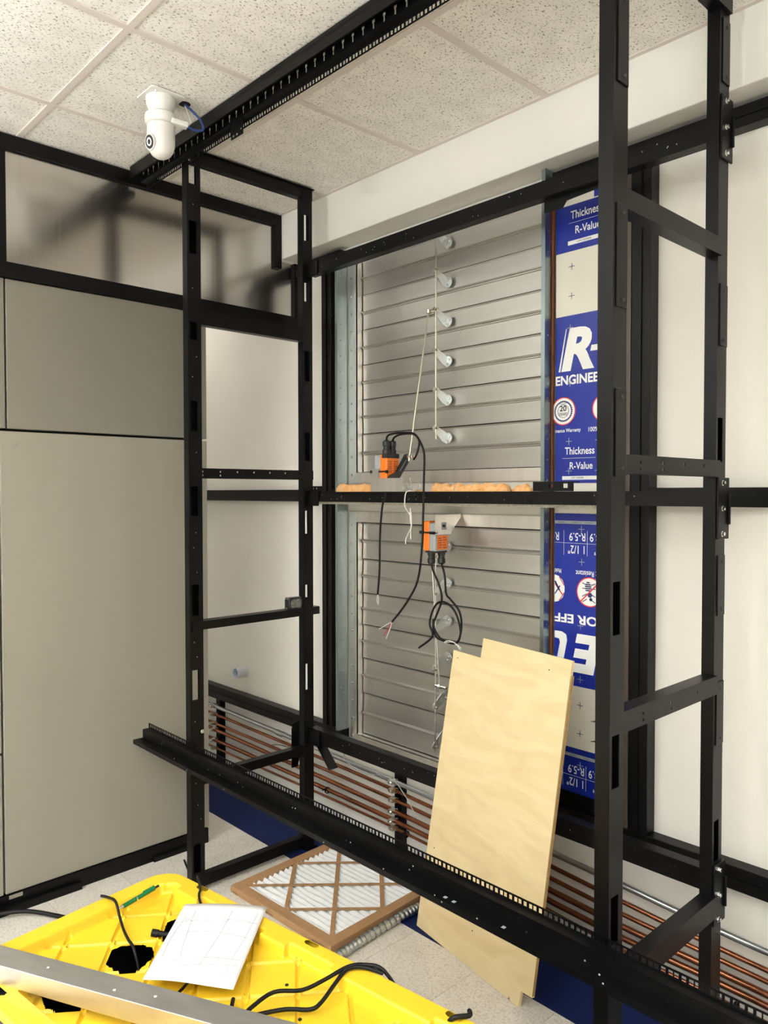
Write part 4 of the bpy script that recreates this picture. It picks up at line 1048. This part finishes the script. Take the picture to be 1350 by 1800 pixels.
# cords on and around the tote
zL = LH + .006; zI = LH - .019
def lc(pts): return [lp(*p) for p in pts]
cable('power_cord', 'thin black cord crossing the lid beside the pen into the round hole', [lc([(.004, -.211, zL), (.029, -.206, zL + .002), (.075, -.214, zL + .010), (.109, -.224, zI + .012), (.16, -.245, zI + .006), (.202, -.26, zI + .006), (.24, -.27, zI + .002), (.275, -.276, zI - .05)])], .0034, cat='cord')
cable('power_cord', 'thin black cord over the back corner of the lid running under the paper', [lc([(.105, .012, LH - .06), (.114, .008, zL - .004), (.14, -.008, zL + .001), (.176, -.031, zL), (.195, -.05, zL), (.215, -.062, zI + .018), (.257, -.079, zI + .008), (.33, -.13, zI + .006), (.40, -.20, zI + .006), (.45, -.29, zI + .006), (.46, -.355, zI + .008), (.455, -.40, zI + .008)])], .0034, cat='cord')
cable('power_cord', 'thicker black cord pair looping over the far rim of the lid', [
    lc([(.56, -.245, zI + .006), (.60, -.287, zI + .006), (.622, -.290, zI + .008), (.619, -.25, zI + .014), (.623, -.19, zI + .018), (.66, -.144, zI + .014), (.68, -.096, zI + .020), (.698, -.043, zL + .004), (.722, -.014, zL + .004), (.762, .004, zL - .002), (.812, .020, LH - .06)]),
    lc([(.622, -.290, zI + .006), (.630, -.257, zI + .006), (.667, -.201, zI + .006), (.708, -.168, zI + .006), (.714, -.141, zI + .010), (.703, -.09, zI + .016), (.700, -.046, zL + .001), (.724, -.020, zL + .002), (.765, -.002, zL - .004)])], .0044, cat='cord')
cable('power_cord', 'short black cord end poking through the far rim slot', [lc([(.945, -.035, LH - .02), (.965, -.030, zL), (.985, -.005, zL), (.975, .012, zL - .004)])], .005, cat='cord')
cable('power_cord', 'thick black cord with a plug on the floor beside the partition', [[(.03, -1.45, .022), (.05, -1.41, .022), (.09, -1.35, .02), (.16, -1.29, .012), (.25, -1.25, .012), (.45, -1.22, .012)]], .008, cat='cord')
cable('power_cord', 'thin black cord on the floor behind the tote at the front post', [[(.335, -.86, .006), (.30, -.80, .006), (.26, -.76, .006), (.20, -.735, .006), (.10, -.70, .006)]], .004, cat='cord')

# ================================================================== tape measure on the cross bar
tm = thing('tape_measure', 'small black and clear tape measure resting on the rack cross bar', 'tape measure', (.372, -.33, 1.1025))
MB().prism(rrect(-.037, .037, .0, .052, .014, 5), lambda u, v, w: (.372 + w, -.305 + u, 1.1026 + v), -.014, .022).build('case', 'black_plastic', tm, bevel=.004, smooth=True)
MB().prism(rrect(-.030, .026, .007, .045, .012, 5), lambda u, v, w: (.372 + w, -.305 + u, 1.1026 + v), .0225, .025).build('side_plate', 'tape_clear', tm, bevel=.001)
MB().prism(rrect(-.039, .034, .043, .054, .004, 3), lambda u, v, w: (.372 + w, -.305 + u, 1.1026 + v), -.006, .014).build('lock_button', 'tape_clear', tm, bevel=.001)
MB().box(.365, .383, -.346, -.343, 1.1030, 1.113).build('hook', 'zinc', tm)

# ================================================================== ceiling camera
CXc, CYc = .652, -1.066
sc = thing('security_camera', 'white pan-tilt security camera hanging from the ceiling tile', 'camera', (CXc, CYc, H))
MB().prism(rrect(CXc - .062, CXc + .062, CYc - .062, CYc + .062, .012), XYZ, H - .004, H + .002).build('mount_plate', 'white_plastic', sc, bevel=.001)
MB().lathe((CXc, CYc, 0), [(.050, H - .004), (.050, H - .022), (.046, H - .034), (.040, H - .052), (.038, H - .060)], 32).build('base', 'white_plastic', sc, smooth=True)
MB().lathe((CXc, CYc, 0), [(.046, H - .058), (.054, H - .064), (.054, H - .086), (.048, H - .094), (.040, H - .096)], 32).build('collar', 'white_plastic', sc, smooth=True)
MB().lathe((CXc, CYc, 0), [(.036, H - .094), (.047, H - .098), (.047, H - .150), (.046, H - .165), (.041, H - .183), (.032, H - .197), (.018, H - .206), (.004, H - .209)], 32).build('head', 'white_plastic', sc, smooth=True)
ld_ = Vector((.10, -.98, -.22)).normalized(); lc0 = Vector((CXc, CYc, H - .155)) + ld_ * .030
hd = MB().cyl(lc0, lc0 + ld_ * .0165, .027, 24).build('lens_housing', 'white_plastic', sc, smooth=True)
MB().cyl(lc0 + ld_ * .016, lc0 + ld_ * .018, .022, 24).build('lens_face', 'black_plastic', hd, smooth=True)
MB().ring(lc0 + ld_ * .017, lc0 + ld_ * .0192, .0135, .0085, 24).build('lens_ring', 'white_print', hd, smooth=True)
MB().bar((CXc + .04, CYc + .015, H - .088), (CXc + .052, CYc + .072, H - .092), .030, .018).build('cable_port', 'white_plastic', sc, bevel=.004)
for a in (-2.4, -.8):
    MB().lathe((CXc + .055 * math.cos(a), CYc + .055 * math.sin(a), H - .004), [(.005, 0), (.004, -.003), (.002, -.0035)], 8).build('screw', 'zinc', sc)
MB().cyl((CXc + .01, CYc + .085, H + .0035), (CXc + .01, CYc + .085, H + .0032), .021, 20).build('cable_hole', 'dark', sc)
e0 = Vector((CXc + .010, CYc + .085, H + .002))
MB().tube([e0, e0 + Vector((.015, .020, -.020)), e0 + Vector((.030, .045, -.050)), e0 + Vector((.038, .050, -.085)), e0 + Vector((.040, .015, -.098)), (CXc + .052, CYc + .070, H - .092)], .0042, 8, 5).build('network_cable', 'blue_cable', sc, smooth=True)
MB().tube([e0, e0 + Vector((.012, .006, -.035)), e0 + Vector((.025, .010, -.070)), (CXc + .052, CYc + .072, H - .090)], .0018, 6, 5).build('power_wire', 'white_plastic', sc, smooth=True)
